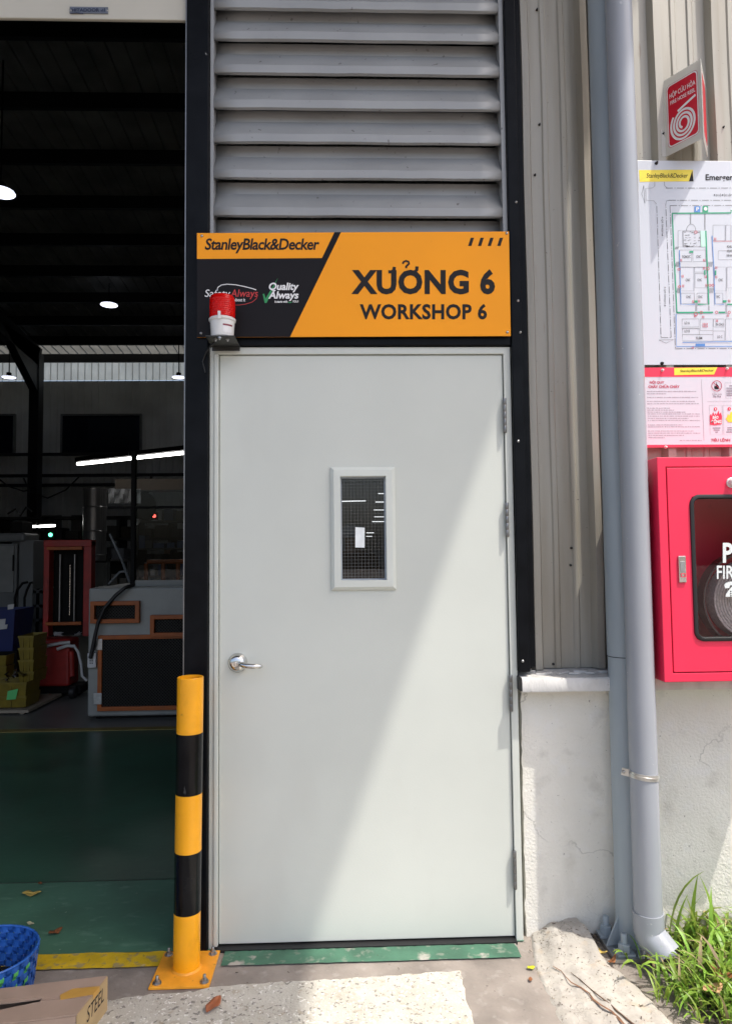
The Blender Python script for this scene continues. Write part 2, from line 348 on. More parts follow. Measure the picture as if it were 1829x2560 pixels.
# kerb: a rounded concrete haunch running out from the wall beside the door
def kerb_edge(y):
    t = -(y-.03)
    return 1.15-.05*min(1, t/.2)+.02*math.sin(t*6)*.4, 1.335+.16*t+.16*t*t+.008*math.sin(t*23)
kb = MB(); NY, NX = 70, 26
for j in range(NY+1):
    y = .03-1.25*(j/NY)**1.15; a, b = kerb_edge(y)
    for i in range(NX+1):
        s = i/NX; x = a+(b-a)*s
        h = (.046*math.exp(-((y-.03)/.16)**2)*(.45+.55*s)+.020)*min(1, s*2.3)**.8
        if s > .93: h *= max(0, (1-s)/.07)**.5*.9
        h += .005*math.sin(x*63+y*41)*math.sin(y*57-x*30)*(0 < s < 1)+random.uniform(-.0012, .0012)
        kb.v.append((x, y, h if 0 < s < 1 else -.01))
for j in range(NY):
    for i in range(NX):
        o = j*(NX+1)+i; kb.f.append((o, o+1, o+NX+2, o+NX+1))
struct(kb.build('kerb', m_kerb, smooth=50))
def kerb_h(x, y):
    a, b = kerb_edge(y); s = max(0, min(1, (x-a)/(b-a))); h = (.046*math.exp(-((y-.03)/.16)**2)*(.45+.55*s)+.020)*min(1, s*2.3)**.8
    return h
# soil bed under the grass
sb = MB(); N = 40
for j in range(N+1):
    for i in range(N+1):
        x = 1.50+2.4*i/N; y = .03-1.6*j/N
        x2 = x+(.05*math.sin(y*17)+.03*math.sin(y*41)+.02*random.random()+.16*max(0, -y-.15))*(1-i/N)
        sb.v.append((x2, y, .012+.02*min(1, i/6)+.008*math.sin(x*31)*math.sin(y*37)+random.uniform(-.006, .006) if i and j else -.005))
for j in range(N):
    for i in range(N): o = j*(N+1)+i; sb.f.append((o, o+1, o+N+2, o+N+1))
soil = struct(sb.build('soil', m_soil, smooth=60)); soil.location.y = 0

# ------------------------------------------------------------------ building shell
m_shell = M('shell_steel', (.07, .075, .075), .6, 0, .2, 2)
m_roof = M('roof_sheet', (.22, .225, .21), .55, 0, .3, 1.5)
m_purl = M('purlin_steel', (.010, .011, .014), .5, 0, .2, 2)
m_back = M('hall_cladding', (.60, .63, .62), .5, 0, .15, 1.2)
m_sky = M('translucent_sheet', (.58, .60, .53), .5, 0, .12, 2, trans=.85); m_sky2 = M('aged_skylight', (.20, .20, .18), .5, 0, .2, 2, trans=.3)
sh = thing('building_facade', 'grey steel front wall of the workshop above and beside the doors', 'wall', (0, .2, 0))
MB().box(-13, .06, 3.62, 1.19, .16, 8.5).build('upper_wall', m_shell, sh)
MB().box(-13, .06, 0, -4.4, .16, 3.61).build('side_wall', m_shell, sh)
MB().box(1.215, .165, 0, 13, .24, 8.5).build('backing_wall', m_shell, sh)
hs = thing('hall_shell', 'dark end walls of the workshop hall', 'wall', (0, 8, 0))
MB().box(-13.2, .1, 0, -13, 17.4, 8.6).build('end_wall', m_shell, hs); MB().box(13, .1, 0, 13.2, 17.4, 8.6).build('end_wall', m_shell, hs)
# canopy over the roller door: its outer edge draws the diagonal shadow on the door leaf
XE = 3.31
cn = thing('entrance_canopy', 'flat metal canopy high over the roller door', 'canopy', (-3, -2, 8))
MB().box(-12, -5.5, 8, XE, .05, 8.06).build('canopy_deck', m_shell, cn)
MB().box(-12, -5.52, 7.85, XE, -5.44, 7.995).build('canopy_fascia', m_shell, cn)
# roof
SL = .1
def roofz(y): return 6.95+SL*(17.4-y)
rf = thing('workshop_roof', 'dark sloping corrugated roof of the workshop with black purlins', 'roof', (0, 9, 7))
def ribbed(x0, x1, pitch, top, height):
    p = []; x = x0
    while x < x1:
        p += [(x, 0), (x+pitch-top*2, 0), (x+pitch-top*1.6, height), (x+pitch-top*.4, height)]; x += pitch
    return p
def roof_sheet(name, mat, ya, yb):
    m = MB(); p = ribbed(-13, 13, .25, .03, .03); n = len(p)
    m.v = [(x, ya, roofz(ya)+h) for x, h in p]+[(x, yb, roofz(yb)+h) for x, h in p]
    m.f = [(i, i+1, n+i+1, n+i) for i in range(n-1)]; return m.build(name, mat, rf, fix=False)
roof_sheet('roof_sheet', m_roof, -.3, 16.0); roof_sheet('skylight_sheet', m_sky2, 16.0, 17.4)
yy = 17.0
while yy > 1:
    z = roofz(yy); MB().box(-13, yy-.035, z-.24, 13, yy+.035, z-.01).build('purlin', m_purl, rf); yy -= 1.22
# portal frames
cx_ = at(89, 1000, 15.6).x
pf = thing('portal_frame', 'black steel column and rafter standing far inside the hall', 'column', (cx_, 15.6, 0))
MB().box(cx_-.12, 15.5, 0, cx_+.12, 15.8, 6.6).build('column', m_purl, pf)
r0 = Vector((cx_, 15.7, roofz(15.7)-.62)); r1 = Vector((cx_, 5, roofz(5)-.48))
MB().bar(r0, r1, .2, .5).build('rafter', m_purl, pf)
MB().add([(cx_-.1, 15.5, 5.6), (cx_+.1, 15.5, 5.6), (cx_-.1, 13.6, 6.75), (cx_+.1, 13.6, 6.75), (cx_-.1, 15.6, 6.75), (cx_+.1, 15.6, 6.75)], [(0, 1, 3, 2), (0, 2, 4), (1, 5, 3), (2, 3, 5, 4)]).build('haunch', m_purl, pf)
# back wall
bw = thing('hall_back_wall', 'dark ribbed cladding wall at the far end of the workshop', 'wall', (0, 17.4, 0))
m = MB(); p = ribbed(-13, 13, .19, .018, .03); n = len(p)
def wallsheet(name, mat, z0, z1):
    m = MB(); m.v = [(x, 17.4-h, z0) for x, h in p]+[(x, 17.4-h, z1) for x, h in p]; m.f = [(i, i+1, n+i+1, n+i) for i in range(n-1)]
    return m.build(name, mat, bw, fix=False)
wallsheet('cladding', m_back, 0, 6.33); wallsheet('skylight_band', m_sky, 6.34, 7.0)
m_pane = M('window_dark', (.008, .01, .02), .15)
m_gfr = M('grey_frame', (.14, .15, .15), .5)
for (a, b) in ((-40, 34), (158, 350)):
    q0, q1 = at(a, 1040, 17.3), at(b, 1133, 17.3)
    wn = MB().box(q0.x, 17.28, q1.z, q1.x, 17.34, q0.z).build('window', m_pane, bw)
    MB().rings([(q0.x-.05, q1.z-.05, q1.x+.05, q0.z+.05, 17.34), (q0.x-.05, q1.z-.05, q1.x+.05, q0.z+.05, 17.25), (q0.x, q1.z, q1.x, q0.z, 17.25), (q0.x, q1.z, q1.x, q0.z, 17.34)], True).build('window_frame', m_gfr, wn)
for y_ in (1135, 1188, 1212):
    z = at(200, y_, 17.2).z; MB().box(-13, 17.2, z-.04, 13, 17.3, z+.04).build('girt', m_purl, bw)

# ------------------------------------------------------------------ the front: columns, beam, louvre, roller shutter box
lc = thing('steel_column', 'black painted steel column left of the white door behind the bollard', 'column', (-.04, .03, 0))
MB().box(-.085, -.02, 0, -.001, .12, 3.62).build('column_tube', m_black, lc, bevel=.004)
MB().box(-.0895, -.016, 0, -.0855, .1, 3.6).build('edge_strip', m_hinge, lc)
rc = thing('steel_column', 'black painted steel column between the door hinges and corrugated wall', 'column', (1.14, .03, .95))
MB().box(1.121, -.02, .955, 1.163, .12, 3.62).build('column_tube', m_black, rc, bevel=.004)
MB().box(1.1645, .005, .97, 1.188, .12, 3.62).build('shadow_flange', m_black, rc, bevel=.002)  # black flange also stands in for the shadow gap beside the column
for z in (1.80, 2.71, 2.33, .995, 2.21): MB().lathe([(0, -.004), (.004, -.003), (.0055, 0)], (1.143+random.uniform(-.01, .012), -.02, z), 10, 'Y').build('screw', m_zinc, rc, 60)
fb = tag(MB().box(.0, -.012, 2.163, 1.12, .1, 2.30).build('lintel_beam', m_black, bevel=.003), 'black steel lintel beam between the orange sign and the door', 'beam')

lv = thing('louvre_panel', 'grey steel louvre of wide sloping slats above the orange sign', 'louvre', (.56, 0, 2.3))
MB().box(.001, -.002, 2.31, .0135, .1, 3.62).build('frame_side', m_louv, lv)
MB().box(1.1035, -.002, 2.31, 1.1195, .1, 3.62).build('frame_side', m_louv, lv)
z0s = [at(531, y, 0).z for y in (536.6, 442, 351.5, 266.5, 179, 94.5, 17)]
z0s = [z0s[0]-.147]+z0s+[z0s[-1]+.135]
for k, z in enumerate(z0s):
    pr = [(.014, z+.006), (.013, z-.003), (.001, z), (0, z+.029), (.052, z+.107), (.054, z+.152), (.062, z+.154)]
    m = MB(); NX = 12
    sag = [random.uniform(-.0012, .0012) for _ in range(NX+1)]
    for i in range(NX+1):
        x = .0145+(1.0885)*i/NX; m.v += [(x, y+.0, zz+sag[i]*(1 if y < .02 else .4)) for y, zz in pr]
    q = len(pr)
    for i in range(NX):
        for j in range(q-1): m.f.append((i*q+j, i*q+j+1, (i+1)*q+j+1, (i+1)*q+j))
    m.build('slat', m_louv, lv, smooth=25, thick=.0012)
MB().box(-4.4, .0, 3.424, -.0915, .016, 3.80).build('roller_box_tmp', m_cream)
rb = bpy.data.objects['roller_box_tmp']; rb.name = 'roller_shutter_box'
tag(rb, 'cream steel roller shutter box with a small name plate at top left', 'shutter box')
md = rb.modifiers.new('bevel', 'BEVEL'); md.width = .004; md.segments = 2
q = [at(175, 17, -.002), at(271, 17, -.002), at(271, 35, -.002), at(175, 35, -.002)]
npl = MB().box(q[0].x, -.004, q[2].z, q[1].x, -.0005, q[0].z).build('name_plate', M('plate_metal', (.20, .21, .23), .3, .7), rb, bevel=.001)
lettering('plate_lettering', 'HITADOOR', [at(180, 21, -.005), at(249, 21, -.005), at(249, 29.5, -.005), at(180, 29.5, -.005)], M('ink_navy', (.012, .016, .05), .4), npl, bold=.02)
ms = MB(); stroke(ms, [at(177, 34.0, -.004), at(192, 32.4, -.004), at(209, 34.6, -.004)], .003, .0012)
for k in range(3): stroke(ms, [at(254+4*k, 29.5, -.004), at(254+4*k, 21+2*(2-k), -.004)], .003, .0012)
ms.build('plate_mark', MATS['ink_navy'], npl)['kind'] = 'stuff'
for a in (178, 268): MB().lathe([(0, -.003), (.003, -.002), (.004, 0)], at(a, 26.5, -.004), 10, 'Y').build('plate_rivet', m_zinc, npl, 60)

# ------------------------------------------------------------------ door
dr = thing('door', 'pale grey painted steel door with small wired window and lever handle', 'door', (.56, 0, 0))
fr = MB(); FX0, FX1, FZ = 0.0005, 1.1195, 2.1605
# frame: outer step + inner step with bead, three sides
def jamb(mb, rect_out, rect_in, y):
    (a, b, t), (c, d, u) = rect_out, rect_in
    mb.prism([(a, 0), (a, t), (b, t), (b, 0), (d, 0), (d, u), (c, u), (c, 0)], y, .1)
    return mb
jamb(MB(), (FX0, FX1, FZ), (.0175, 1.0935, 2.1345), 0.0).build('door_frame', m_door, dr, bevel=.002)
MB().box(.018, -.006, .012, .0335, .09, 2.134).build('frame_bead', m_door, dr, bevel=.003)
LX0, LX1, LZ0, LZ1 = .0355, 1.0905, .014, 2.1315
WX0, WZ0, WX1, WZ1 = .443, 1.258, .681, 1.711
leaf = MB().hole(LX0, LZ0, LX1, LZ1, WX0+.03, WZ0+.03, WX1-.03, WZ1-.03, .010, .055).build('door_leaf', m_door, dr, bevel=.0018)
MB().box(.02, .045, .016, 1.10, .06, .05).build('bottom_seal', m_dark, dr); MB().box(.018, -.021, .001, 1.093, .04, .0095).build('threshold', m_blackr, dr)
MB().hole(.018, .0, 1.0932, 2.134, .06, .03, 1.06, 2.10, .062, .085).build('frame_rebate', m_dark, dr)
def rr(i, y): return (WX0+i, WZ0+i, WX1-i, WZ1-i, y)
wt = MB().rings([rr(0, .0102), rr(.0005, .002), rr(.012, -.008), rr(.0345, -.009), rr(.036, -.007), rr(.0365, .022)]).build('window_trim', m_trim, dr)
MB().rings([rr(.0365, .012), rr(.037, .012), rr(.0405, .02), rr(.041, .032)]).build('glazing_gasket', M('gasket_blue_grey', (.42, .47, .53), .5), dr)
GX0, GZ0, GX1, GZ1 = WX0+.037, WZ0+.037, WX1-.037, WZ1-.037
MB().box(GX0, .026, GZ0, GX1, .031, GZ1).build('window_glass', glass('door_glass', (.62, .64, .66), .01, 1.0), dr)
wm = MB(); nxw, nzw = 13, 31
for i in range(1, nxw): x = GX0+(GX1-GX0)*i/nxw; wm.box(x-.00026, .0225, GZ0, x+.00026, .0232, GZ1)
for i in range(1, nzw): z = GZ0+(GZ1-GZ0)*i/nzw; wm.box(GX0, .0234, z-.00026, GX1, .0241, z+.00026)
stuff(wm.build('wire_mesh', M('mesh_wire', (.30, .31, .31), .4, .6), dr))
a, b = at(888, 1318, .02), at(911, 1369, .02)
stk = MB().add([(a.x, .0215, a.z), (b.x+.001, .0215, a.z-.002), (b.x, .0215, b.z), (a.x-.001, .0215, b.z+.001)], [(0, 1, 2, 3)]).build('glass_sticker', M('sticker_paper', (.86, .90, .90), .4, 0, .06, 60), dr)
# lever handle
hc = at(594, 1657, -.0)
hd = MB().lathe([(.0, -.022), (.010, -.0215), (.022, -.019), (.028, -.013), (.031, -.006), (.0345, -.003), (.0345, .010)], (hc.x, 0, hc.z), 40, 'Y').build('lock_rose', m_chrome, dr, 50)
cyl = MB().lathe([(0, -.027), (.009, -.027), (.010, -.024), (.010, -.015)], (hc.x-.008, 0, hc.z-.002), 24, 'Y').build('lock_cylinder', m_chrome, hd, 40)
MB().box(hc.x-.0088, -.0275, hc.z-.0065, hc.x-.0072, -.0271, hc.z+.0025).build('keyhole', m_dark, hd)
lvp = [(hc.x+.012, -.016, hc.z+.001), (hc.x+.016, -.034, hc.z+.000), (hc.x+.026, -.049, hc.z-.001), (hc.x+.045, -.055, hc.z-.004), (hc.x+.066, -.053, hc.z-.006), (hc.x+.088, -.047, hc.z-.007), (hc.x+.094, -.044, hc.z-.007)]
m = MB(); m.tube(lvp, [.009, .0095, .010, .0095, .0095, .008, .003], 14)
lo = m.build('lever', m_chrome, dr, 60)
# hinges
for (ya, yb) in ((995, 1082), (1256, 1342), (1687, 1778), (2126, 2222)):
    za, zb = at(1262, yb, 0).z, at(1262, ya, 0).z; m = MB()
    for k in range(5):
        h = (zb-za)/5; m.lathe([(0, za+h*k), (.0062, za+h*k), (.0068, za+h*k+.001), (.0068, za+h*k+h-.0016), (.0062, za+h*k+h-.0006), (0, za+h*k+h-.0006)], (1.0925, -.004, 0), 14)
    m.build('hinge', m_hinge, dr, 40)

# ------------------------------------------------------------------ orange workshop sign
SY = -.030
def sg(u, v, y=SY): return at(440+u/1.8044, 540+v/1.8044, y)
si = thing('workshop_sign', 'orange and black printed sign reading XƯỞNG 6 above the door', 'sign', (.54, SY, 2.19))
m = MB(); NB = 14
tl, tr_, br_, bl = sg(95, 77), sg(1500, 70), sg(1508, 541), sg(95, 547)
def sgw(x, y): return y+.0015*math.sin(x*9)
m.prism([(tl.x, tl.z), (tr_.x, tr_.z), (br_.x, br_.z), (bl.x, bl.z)], SY, SY+.003)
m.build('panel', m_orange, si)
pr_ = [sg(95, 194), sg(658, 190), sg(714, 73.5), sg(744, 73), sg(514, 546), sg(95, 547)]
flat(pr_, .0006).build('charcoal_field', m_signdark, si)
m = MB()
for u in (1316, 1360, 1404, 1447):
    m.add([sg(u+12, 98, SY-.0006), sg(u+27, 98, SY-.0006), sg(u+15, 135, SY-.0006), sg(u, 135, SY-.0006)], [(0, 1, 2, 3)])
m.build('slash_marks', m_ink, si)['kind'] = 'stuff'
lettering('brand_lettering', 'StanleyBlack&Decker', quadY(sg, 131, 101, 647, 169), m_ink, si, shear=.16, bold=.022, space=.94)
lettering('title_lettering', 'XUONG 6', quadY(sg, 790, 240, 1437, 354), m_ink, si, bold=.042, space=1.08)
m = MB(); stroke(m, [sg(*q) for q in [(957, 252), (972, 252), (982, 244), (984, 230)]], .012, .0012); m.build('title_horn', m_ink, si)
m = MB(); stroke(m, [sg(*q) for q in [(1058, 254), (1076, 252), (1085, 243), (1086, 228)]], .012, .0012); m.build('title_horn', m_ink, si)
m = MB(); stroke(m, [sg(*q) for q in [(1022, 216), (1026, 207), (1037, 203), (1048, 207), (1050, 216), (1042, 223), (1037, 228), (1037, 235)]], .0075, .0012); m.build('title_hook', m_ink, si)
lettering('subtitle_lettering', 'WORKSHOP 6', quadY(sg, 828, 396, 1401, 467), m_ink, si, bold=.032, space=1.06)
lettering('slogan_lettering', 'Safety', quadY(sg, 130, 332, 246, 376), m_white, si, shear=.18, bold=.004, off=(0, -.0014, 0))
lettering('slogan_lettering', 'Always', quadY(sg, 246, 332, 370, 376), m_redp, si, shear=.18, bold=.004, off=(0, -.0014, 0))
lettering('slogan_lettering', 'Think about it', quadY(sg, 222, 371, 313, 386), m_white, si, bold=.02, off=(0, -.0014, 0))
lettering('slogan_lettering', 'Quality', quadY(sg, 419, 301, 554, 345), m_white, si, shear=.18, bold=.03, off=(0, -.0014, 0))
lettering('slogan_lettering', 'Always', quadY(sg, 416, 340, 553, 384), m_white, si, shear=.18, bold=.03, off=(0, -.0014, 0))
lettering('slogan_lettering', 'it starts with', quadY(sg, 445, 381, 503, 392), m_white, si, bold=.03, off=(0, -.0014, 0))
lettering('slogan_lettering', 'YOU!', quadY(sg, 525, 381, 552, 391), m_white, si, bold=.03, off=(0, -.0014, 0))
m = MB(); stroke(m, [sg(*q) for q in [(184, 338), (190, 322), (205, 312), (230, 308), (270, 311), (310, 319), (345, 328), (362, 334)]], .003, .0014); m.build('slogan_arc', m_white, si)
m = MB(); stroke(m, [sg(*q) for q in [(369, 356), (362, 374), (345, 388), (315, 398), (285, 402), (262, 402)]], .002, .0014); m.build('slogan_arc', m_redp, si)
m = MB(); m.add([sg(*q, SY-.0012) for q in [(391, 352), (398, 350), (404, 372), (460, 278), (409, 392), (400, 392)]], [(0, 1, 2, 5), (2, 3, 4, 5)]); stroke(m, [sg(505, 389), (sg(514, 392)), sg(522, 388)], .003, .0014)
m.build('check_mark', m_greenp, si)
for (u, v) in ((117, 90), (113, 529), (1490, 78), (1493, 524)):
    MB().lathe([(0, -.004), (.003, -.0038), (.005, -.002), (.0055, 0)], sg(u, v), 12, 'Y').build('screw', m_zinc, si, 60)

# ------------------------------------------------------------------ warning light
sx, sy = .064, -.10
zb_, zr = 2.162, 2.230
sr = thing('warning_light', 'red domed warning light with white base on a bracket over the door', 'beacon', (sx, sy, 2.15))
MB().lathe([(0, zb_), (.036, zb_), (.0395, zb_+.004), (.043, zr-.010), (.047, zr-.006), (.048, zr), (.045, zr+.003), (0, zr+.003)], (sx, sy, 0), 40).build('base', m_sirenw, sr, 35)
dm = [(.0445, zr+.0035)]
for k in range(9):
    z = zr+.004+.0075*k; dm += [(.0452, z), (.0452, z+.006), (.0445, z+.0068)]
dm += [(.0440, zr+.078), (.040, zr+.084), (.028, zr+.087), (0, zr+.088)]
MB().lathe(dm, (sx, sy, 0), 40).build('dome', m_siren, sr, 60)
MB().lathe([(0, zr+.004), (.02, zr+.004), (.02, zr+.05), (.012, zr+.066), (0, zr+.07)], (sx, sy, 0), 24).build('reflector', M('reflector', (.7, .6, .58), .2, .6), sr, 50)
MB().box(sx-.008, sy-.0515, zr-.012, sx+.002, sy-.046, zr+.016).build('clip', m_sirenw, sr, bevel=.001)
# rating label wrapped on the base
m = MB(); m2 = MB()
for k in range(8):
    t0, t1 = math.radians(-78+6.2*k), math.radians(-78+6.2*(k+1))
    def pt(t, z, r=.0442): rr_ = .0393+(.0437-.0393)*(z-zb_)/(zr-zb_)+.0006; return (sx+rr_*math.cos(t), sy+rr_*math.sin(t), z)
    m.add([pt(t0, zb_+.013), pt(t1, zb_+.013), pt(t1, zb_+.042), pt(t0, zb_+.042)], [(0, 1, 2, 3)])
    def pt2(t, z): x, y, zz = pt(t, z); return (sx+(x-sx)*1.01, sy+(y-sy)*1.01, zz)
    m2.add([pt2(t0, zb_+.036), pt2(t1, zb_+.036), pt2(t1, zb_+.042), pt2(t0, zb_+.042)], [(0, 1, 2, 3)])
rl = m.build('rating_label', m_white, sr, 60); m2.build('label_band', M('label_maroon', (.25, .03, .06), .5), rl, 60)
bk = MB().box(sx-.052, sy-.045, 2.156, sx+.05, -.013, 2.1605); bk.box(sx-.052, -.018, 2.142, sx+.05, -.0135, 2.1605)
MB().tube([(sx-.03, sy+.02, 2.158), (sx-.05, sy+.04, 2.148), (sx-.07, -.03, 2.135), (sx-.085, -.024, 2.10), (sx-.075, -.024, 2.06)], .0025, 8).build('wire', m_blackr, sr, 60)
bk.build('bracket', M('bracket_steel', (.05, .05, .048), .45, .5), sr, bevel=.001)
for (x, y) in ((sx-.02, sy-.02), (sx+.022, sy-.02), (sx-.003, sy-.038)): MB().lathe([(0, 2.145), (.003, 2.146), (.004, 2.151), (.007, 2.152), (.007, 2.156), (0, 2.156)], (x, y, 0), 8).build('bolt', m_zinc, sr)

# ------------------------------------------------------------------ bollard
BX, BY, BR = -.05, -.12, .0443
bo = thing('bollard', 'yellow and black striped steel bollard bolted down beside the door', 'bollard', (BX, BY, 0))
zs = [at(470, y, BY-BR).z for y in (2293, 2139, 1992.5, 1839)]
zs = [.006]+zs+[.975]
for k in range(5):
    za, zb = zs[k], zs[k+1]; e = .0004 if k % 2 else 0
    m = MB(); n_ = 48
    lean = lambda z: (BX+.010*z, BY, z)
    if k == 4: prof = [(BR+e, za), (BR+e, zb-.002), (BR-.0015, zb), (BR-.004, zb-.001), (BR-.005, zb-.06), (BR-.005, .5), (0, .5)]
    else: prof = [(BR-.002, za+.0001), (BR+e, za), (BR+e, zb), (BR-.002, zb-.0001)]
    m.lathe(prof, (0, 0, 0), n_); m.v = [(x+BX+.010*z, y+BY, z) for x, y, z in m.v]
    m.build('stripe', m_tapeb if k % 2 else m_yellow, bo, 35)
wb = MB(); prof = [(BR+.007, .008), (BR+.004, .0125), (BR, .016)]; wb.lathe(prof, (BX, BY, 0), 60)
wb.v = [(x+random.uniform(-.001, .001), y+random.uniform(-.001, .001), z) for x, y, z in wb.v]; wb.build('weld_bead', m_platey, bo, 60)
bp_ = MB().box(-.148, -.226, .002, .045, -.020, .010).build('base_plate', m_platey, bo, bevel=.001)
for (x, y) in ((-.128, -.040), (.024, -.042), (-.126, -.204), (.026, -.204)):
    m = MB(); m.lathe([(0, .0125), (.0145, .0125), (.0145, .010), (0, .010)], (x, y, 0), 20)
    m.lathe([(0, .0215), (.008, .0215), (.0095, .0205), (.0095, .0125), (0, .0125)], (x, y, 0), 6)
    m.lathe([(0, .034), (.0042, .034), (.005, .033), (.005, .02)], (x, y, 0), 12); m.build('anchor_bolt', m_zinc, bp_, 40)

# ------------------------------------------------------------------ right-hand wall: concrete base, sill, corrugated sheets
def rough_box(x0, y0, z0, x1, y1, z1, nx, nz, amp):
    """box whose front face is an uneven grid"""
    m = MB()
    for j in range(nz+1):
        for i in range(nx+1):
            x = x0+(x1-x0)*i/nx; z = z0+(z1-z0)*j/nz; e = amp*random.uniform(-1, 1)
            dx = random.uniform(0, .006) if i == 0 else 0
            low = max(0, 1-(z-z0)/.14)
            m.v.append((x+dx, y0+e-low*amp*2*random.random(), z))
    for j in range(nz):
        for i in range(nx): o = j*(nx+1)+i; m.f.append((o, o+1, o+nx+2, o+nx+1))
    o = len(m.v); nn = nx+1
    m.v += [(x0+.004, y1, z0), (x1, y1, z0), (x1, y1, z1), (x0+.004, y1, z1)]
    m.f.append(tuple(j*nn for j in range(nz+1))+(o+3, o)); m.f.append(tuple(nz*nn+i for i in range(nn))+(o+2, o+3)); m.f.append((nx, o+1, o+2, nz*nn+nx))
    return m
cw = thing('base_wall', 'cracked pale painted concrete base wall with a projecting sill right of the door', 'wall', (1.6, .05, 0))
rough_box(1.134, .03, -.02, 6, .16, .888, 120, 40, .0011).build('wall_face', m_wall, cw, smooth=60)
s_ = MB(); pr = [(.131, .8885), (-.05, .8885), (-.052, .893), (-.05, .932), (-.046, .937), (.131, .943)]; NXs = 90
for i in range(NXs+1):
    x = 1.124+4.8*i/NXs; s_.v += [(x, y+random.uniform(-.0012, .0012)*(y < 0), z+random.uniform(-.001, .001)) for y, z in pr]
q = len(pr)
for i in range(NXs):
    for j in range(q): s_.f.append((i*q+j, i*q+(j+1) % q, (i+1)*q+(j+1) % q, (i+1)*q+j))
s_.f.append(tuple(range(q))); s_.build('sill', m_sill, cw, smooth=40)
# ragged strip of old sealant between sill and sheets
m = MB(); x = 1.17
while x < 1.6:
    dx = random.uniform(.015, .05); h = random.uniform(.004, .011); m.bar((x, random.uniform(.0, .06), .940+h/2), (x+dx*1.25, random.uniform(.0, .06), .941+h/2), random.uniform(.006, .016), h); x += dx
m.build('sealant_strip', m_sill, cw)
MB().box(1.1165, -.046, .893, 1.1232, .1, .94).build('sill_end', m_blackr, cw)
# corrugated cladding
cs = thing('corrugated_wall', 'beige grey corrugated steel cladding behind the pipes and posters', 'wall', (1.7, .12, .94))
def cladding(name, ribs, x0, x1, stiff, yo=0.):
    pr = [(x0, .12+yo)]; ev = []
    for r, wd in ribs: ev.append((r, wd, .035, .013))
    for s in stiff: ev.append((s, .016, .005, .006))
    for (c, wd, h, fl) in sorted(ev): pr += [(c-fl, .12+yo), (c, .12-h+yo), (c+wd, .12-h+yo), (c+wd+fl, .12+yo)]
    pr.append((x1, .12+yo))
    m = MB(); NZ = 46; n_ = len(pr)
    for j in range(NZ+1):
        z = .946+(3.7-.946)*j/NZ
        for (x, y) in pr: m.v.append((x+.0012*math.sin(z*7+x*3), y+.0012*math.sin(z*5.1+x*11), z))
    for (x, y) in pr: m.v.append((x, y, 8.5))
    for j in range(NZ+1):
        for i in range(n_-1): o = j*n_+i; m.f.append((o, o+1, o+n_+1, o+n_))
    return m.build(name, m_sheet, cs, smooth=20, fix=True)
cladding('cladding_sheet', [(1.212, .026), (1.452, .026)], 1.186, 1.50, [1.300, 1.375])
cladding('cladding_sheet', [(1.508, .026), (1.748, .030), (1.986, .030), (2.224, .03), (2.462, .03), (2.70, .03), (2.94, .03)], 1.494, 3.2, [1.59, 1.65, 1.835, 1.905, 2.07, 2.14, 2.31, 2.38], -.0025)
m = MB(); L_, R_ = [], []
for k in range(181):
    z = .95+2.7*k/180; e = .010+.006*math.sin(k*.31)*math.sin(k*.17)+random.uniform(-.003, .003)
    L_.append((1.1885, .101, z)); R_.append((1.1885+max(.003, e), .104, z))
m.v = L_+R_; m.f = [(i, 181+i, 182+i, i+1) for i in range(180)]; m.build('black_overpaint', m_black, cs, thick=.002)
m_scr = M('dark_screw', (.02, .02, .022), .4, .5)
for (px, py, Y) in ((1656, 335, .085), (1806, 319, .085), (1277+70, 312, .118), (1336, 438, .118), (1333, 1370, .118), (1427, 1370, .118), (1425, 1413, .118), (1382, 1660, .118), (1341, 25, .118)):
    p_ = at(px, py, Y); MB().lathe([(0, -.009), (.003, -.009), (.0035, -.005), (.0045, -.003), (.005, 0)], p_, 8, 'Y').build('screw', m_scr, cs)
# ------------------------------------------------------------------ pipes
PX, PY, PR = 1.497, -.047, .057
po = thing('steel_post', 'blue grey round steel post with bolted base plate behind the downpipe', 'post', (PX, PY, 0))
zj = at(1540, 1640, -.05).z
MB().lathe([(PR-.001, .012), (PR, .012), (PR, zj), (PR-.001, zj+.0005)], (PX, PY, 0), 48).build('lower_tube', m_post, po, 40)
MB().lathe([(PR-.001, zj-.001), (PR+.0018, zj), (PR+.0018, zj+.002), (PR+.001, 6)], (PX, PY, 0), 48).build('upper_tube', m_post, po, 40)
MB().lathe([(PR+.001, zj-.0012), (PR+.0024, zj-.0012), (PR+.0024, zj+.0012), (PR+.001, zj+.0012)], (PX, PY, 0), 48).build('tube_seam', m_dark, po)
MB().box(PX-.108, PY-.112, .003, PX+.108, .026, .016).build('base_plate', m_zinc, po, bevel=.001)
for (x, y) in ((PX-.08, -.005), (PX-.062, -.125), (PX+.08, -.01), (PX+.08, -.125)):
    m = MB(); m.box(x-.03, y-.022, .0163, x+.03, y+.022, .024); m.lathe([(0, .052), (.019, .052), (.021, .050), (.021, .0245), (0, .0245)], (x, y, 0), 6)
    m.lathe([(0, .084), (.009, .084), (.011, .081), (.011, .05)], (x, y, 0), 14); m.build('anchor_bolt', m_post, po, 40)
for (dx, dy) in ((-1, -.25), (-.2, -1), (1, 0)):
    d = Vector((dx, dy, 0)).normalized(); c = Vector((PX, PY, 0)); t = Vector((-d.y, d.x, 0))*.003
    a_, b_, c_ = c+d*(PR-.002)+Vector((0, 0, .016)), c+d*(PR+.052)+Vector((0, 0, .016)), c+d*(PR-.002)+Vector((0, 0, .115))
    MB().add([a_-t, b_-t, c_-t, a_+t, b_+t, c_+t], [(0, 1, 2), (3, 5, 4), (0, 3, 4, 1), (1, 4, 5, 2), (2, 5, 3, 0)]).build('gusset', m_post, po)
VX, VY, VR = 1.506, -.163, .0465
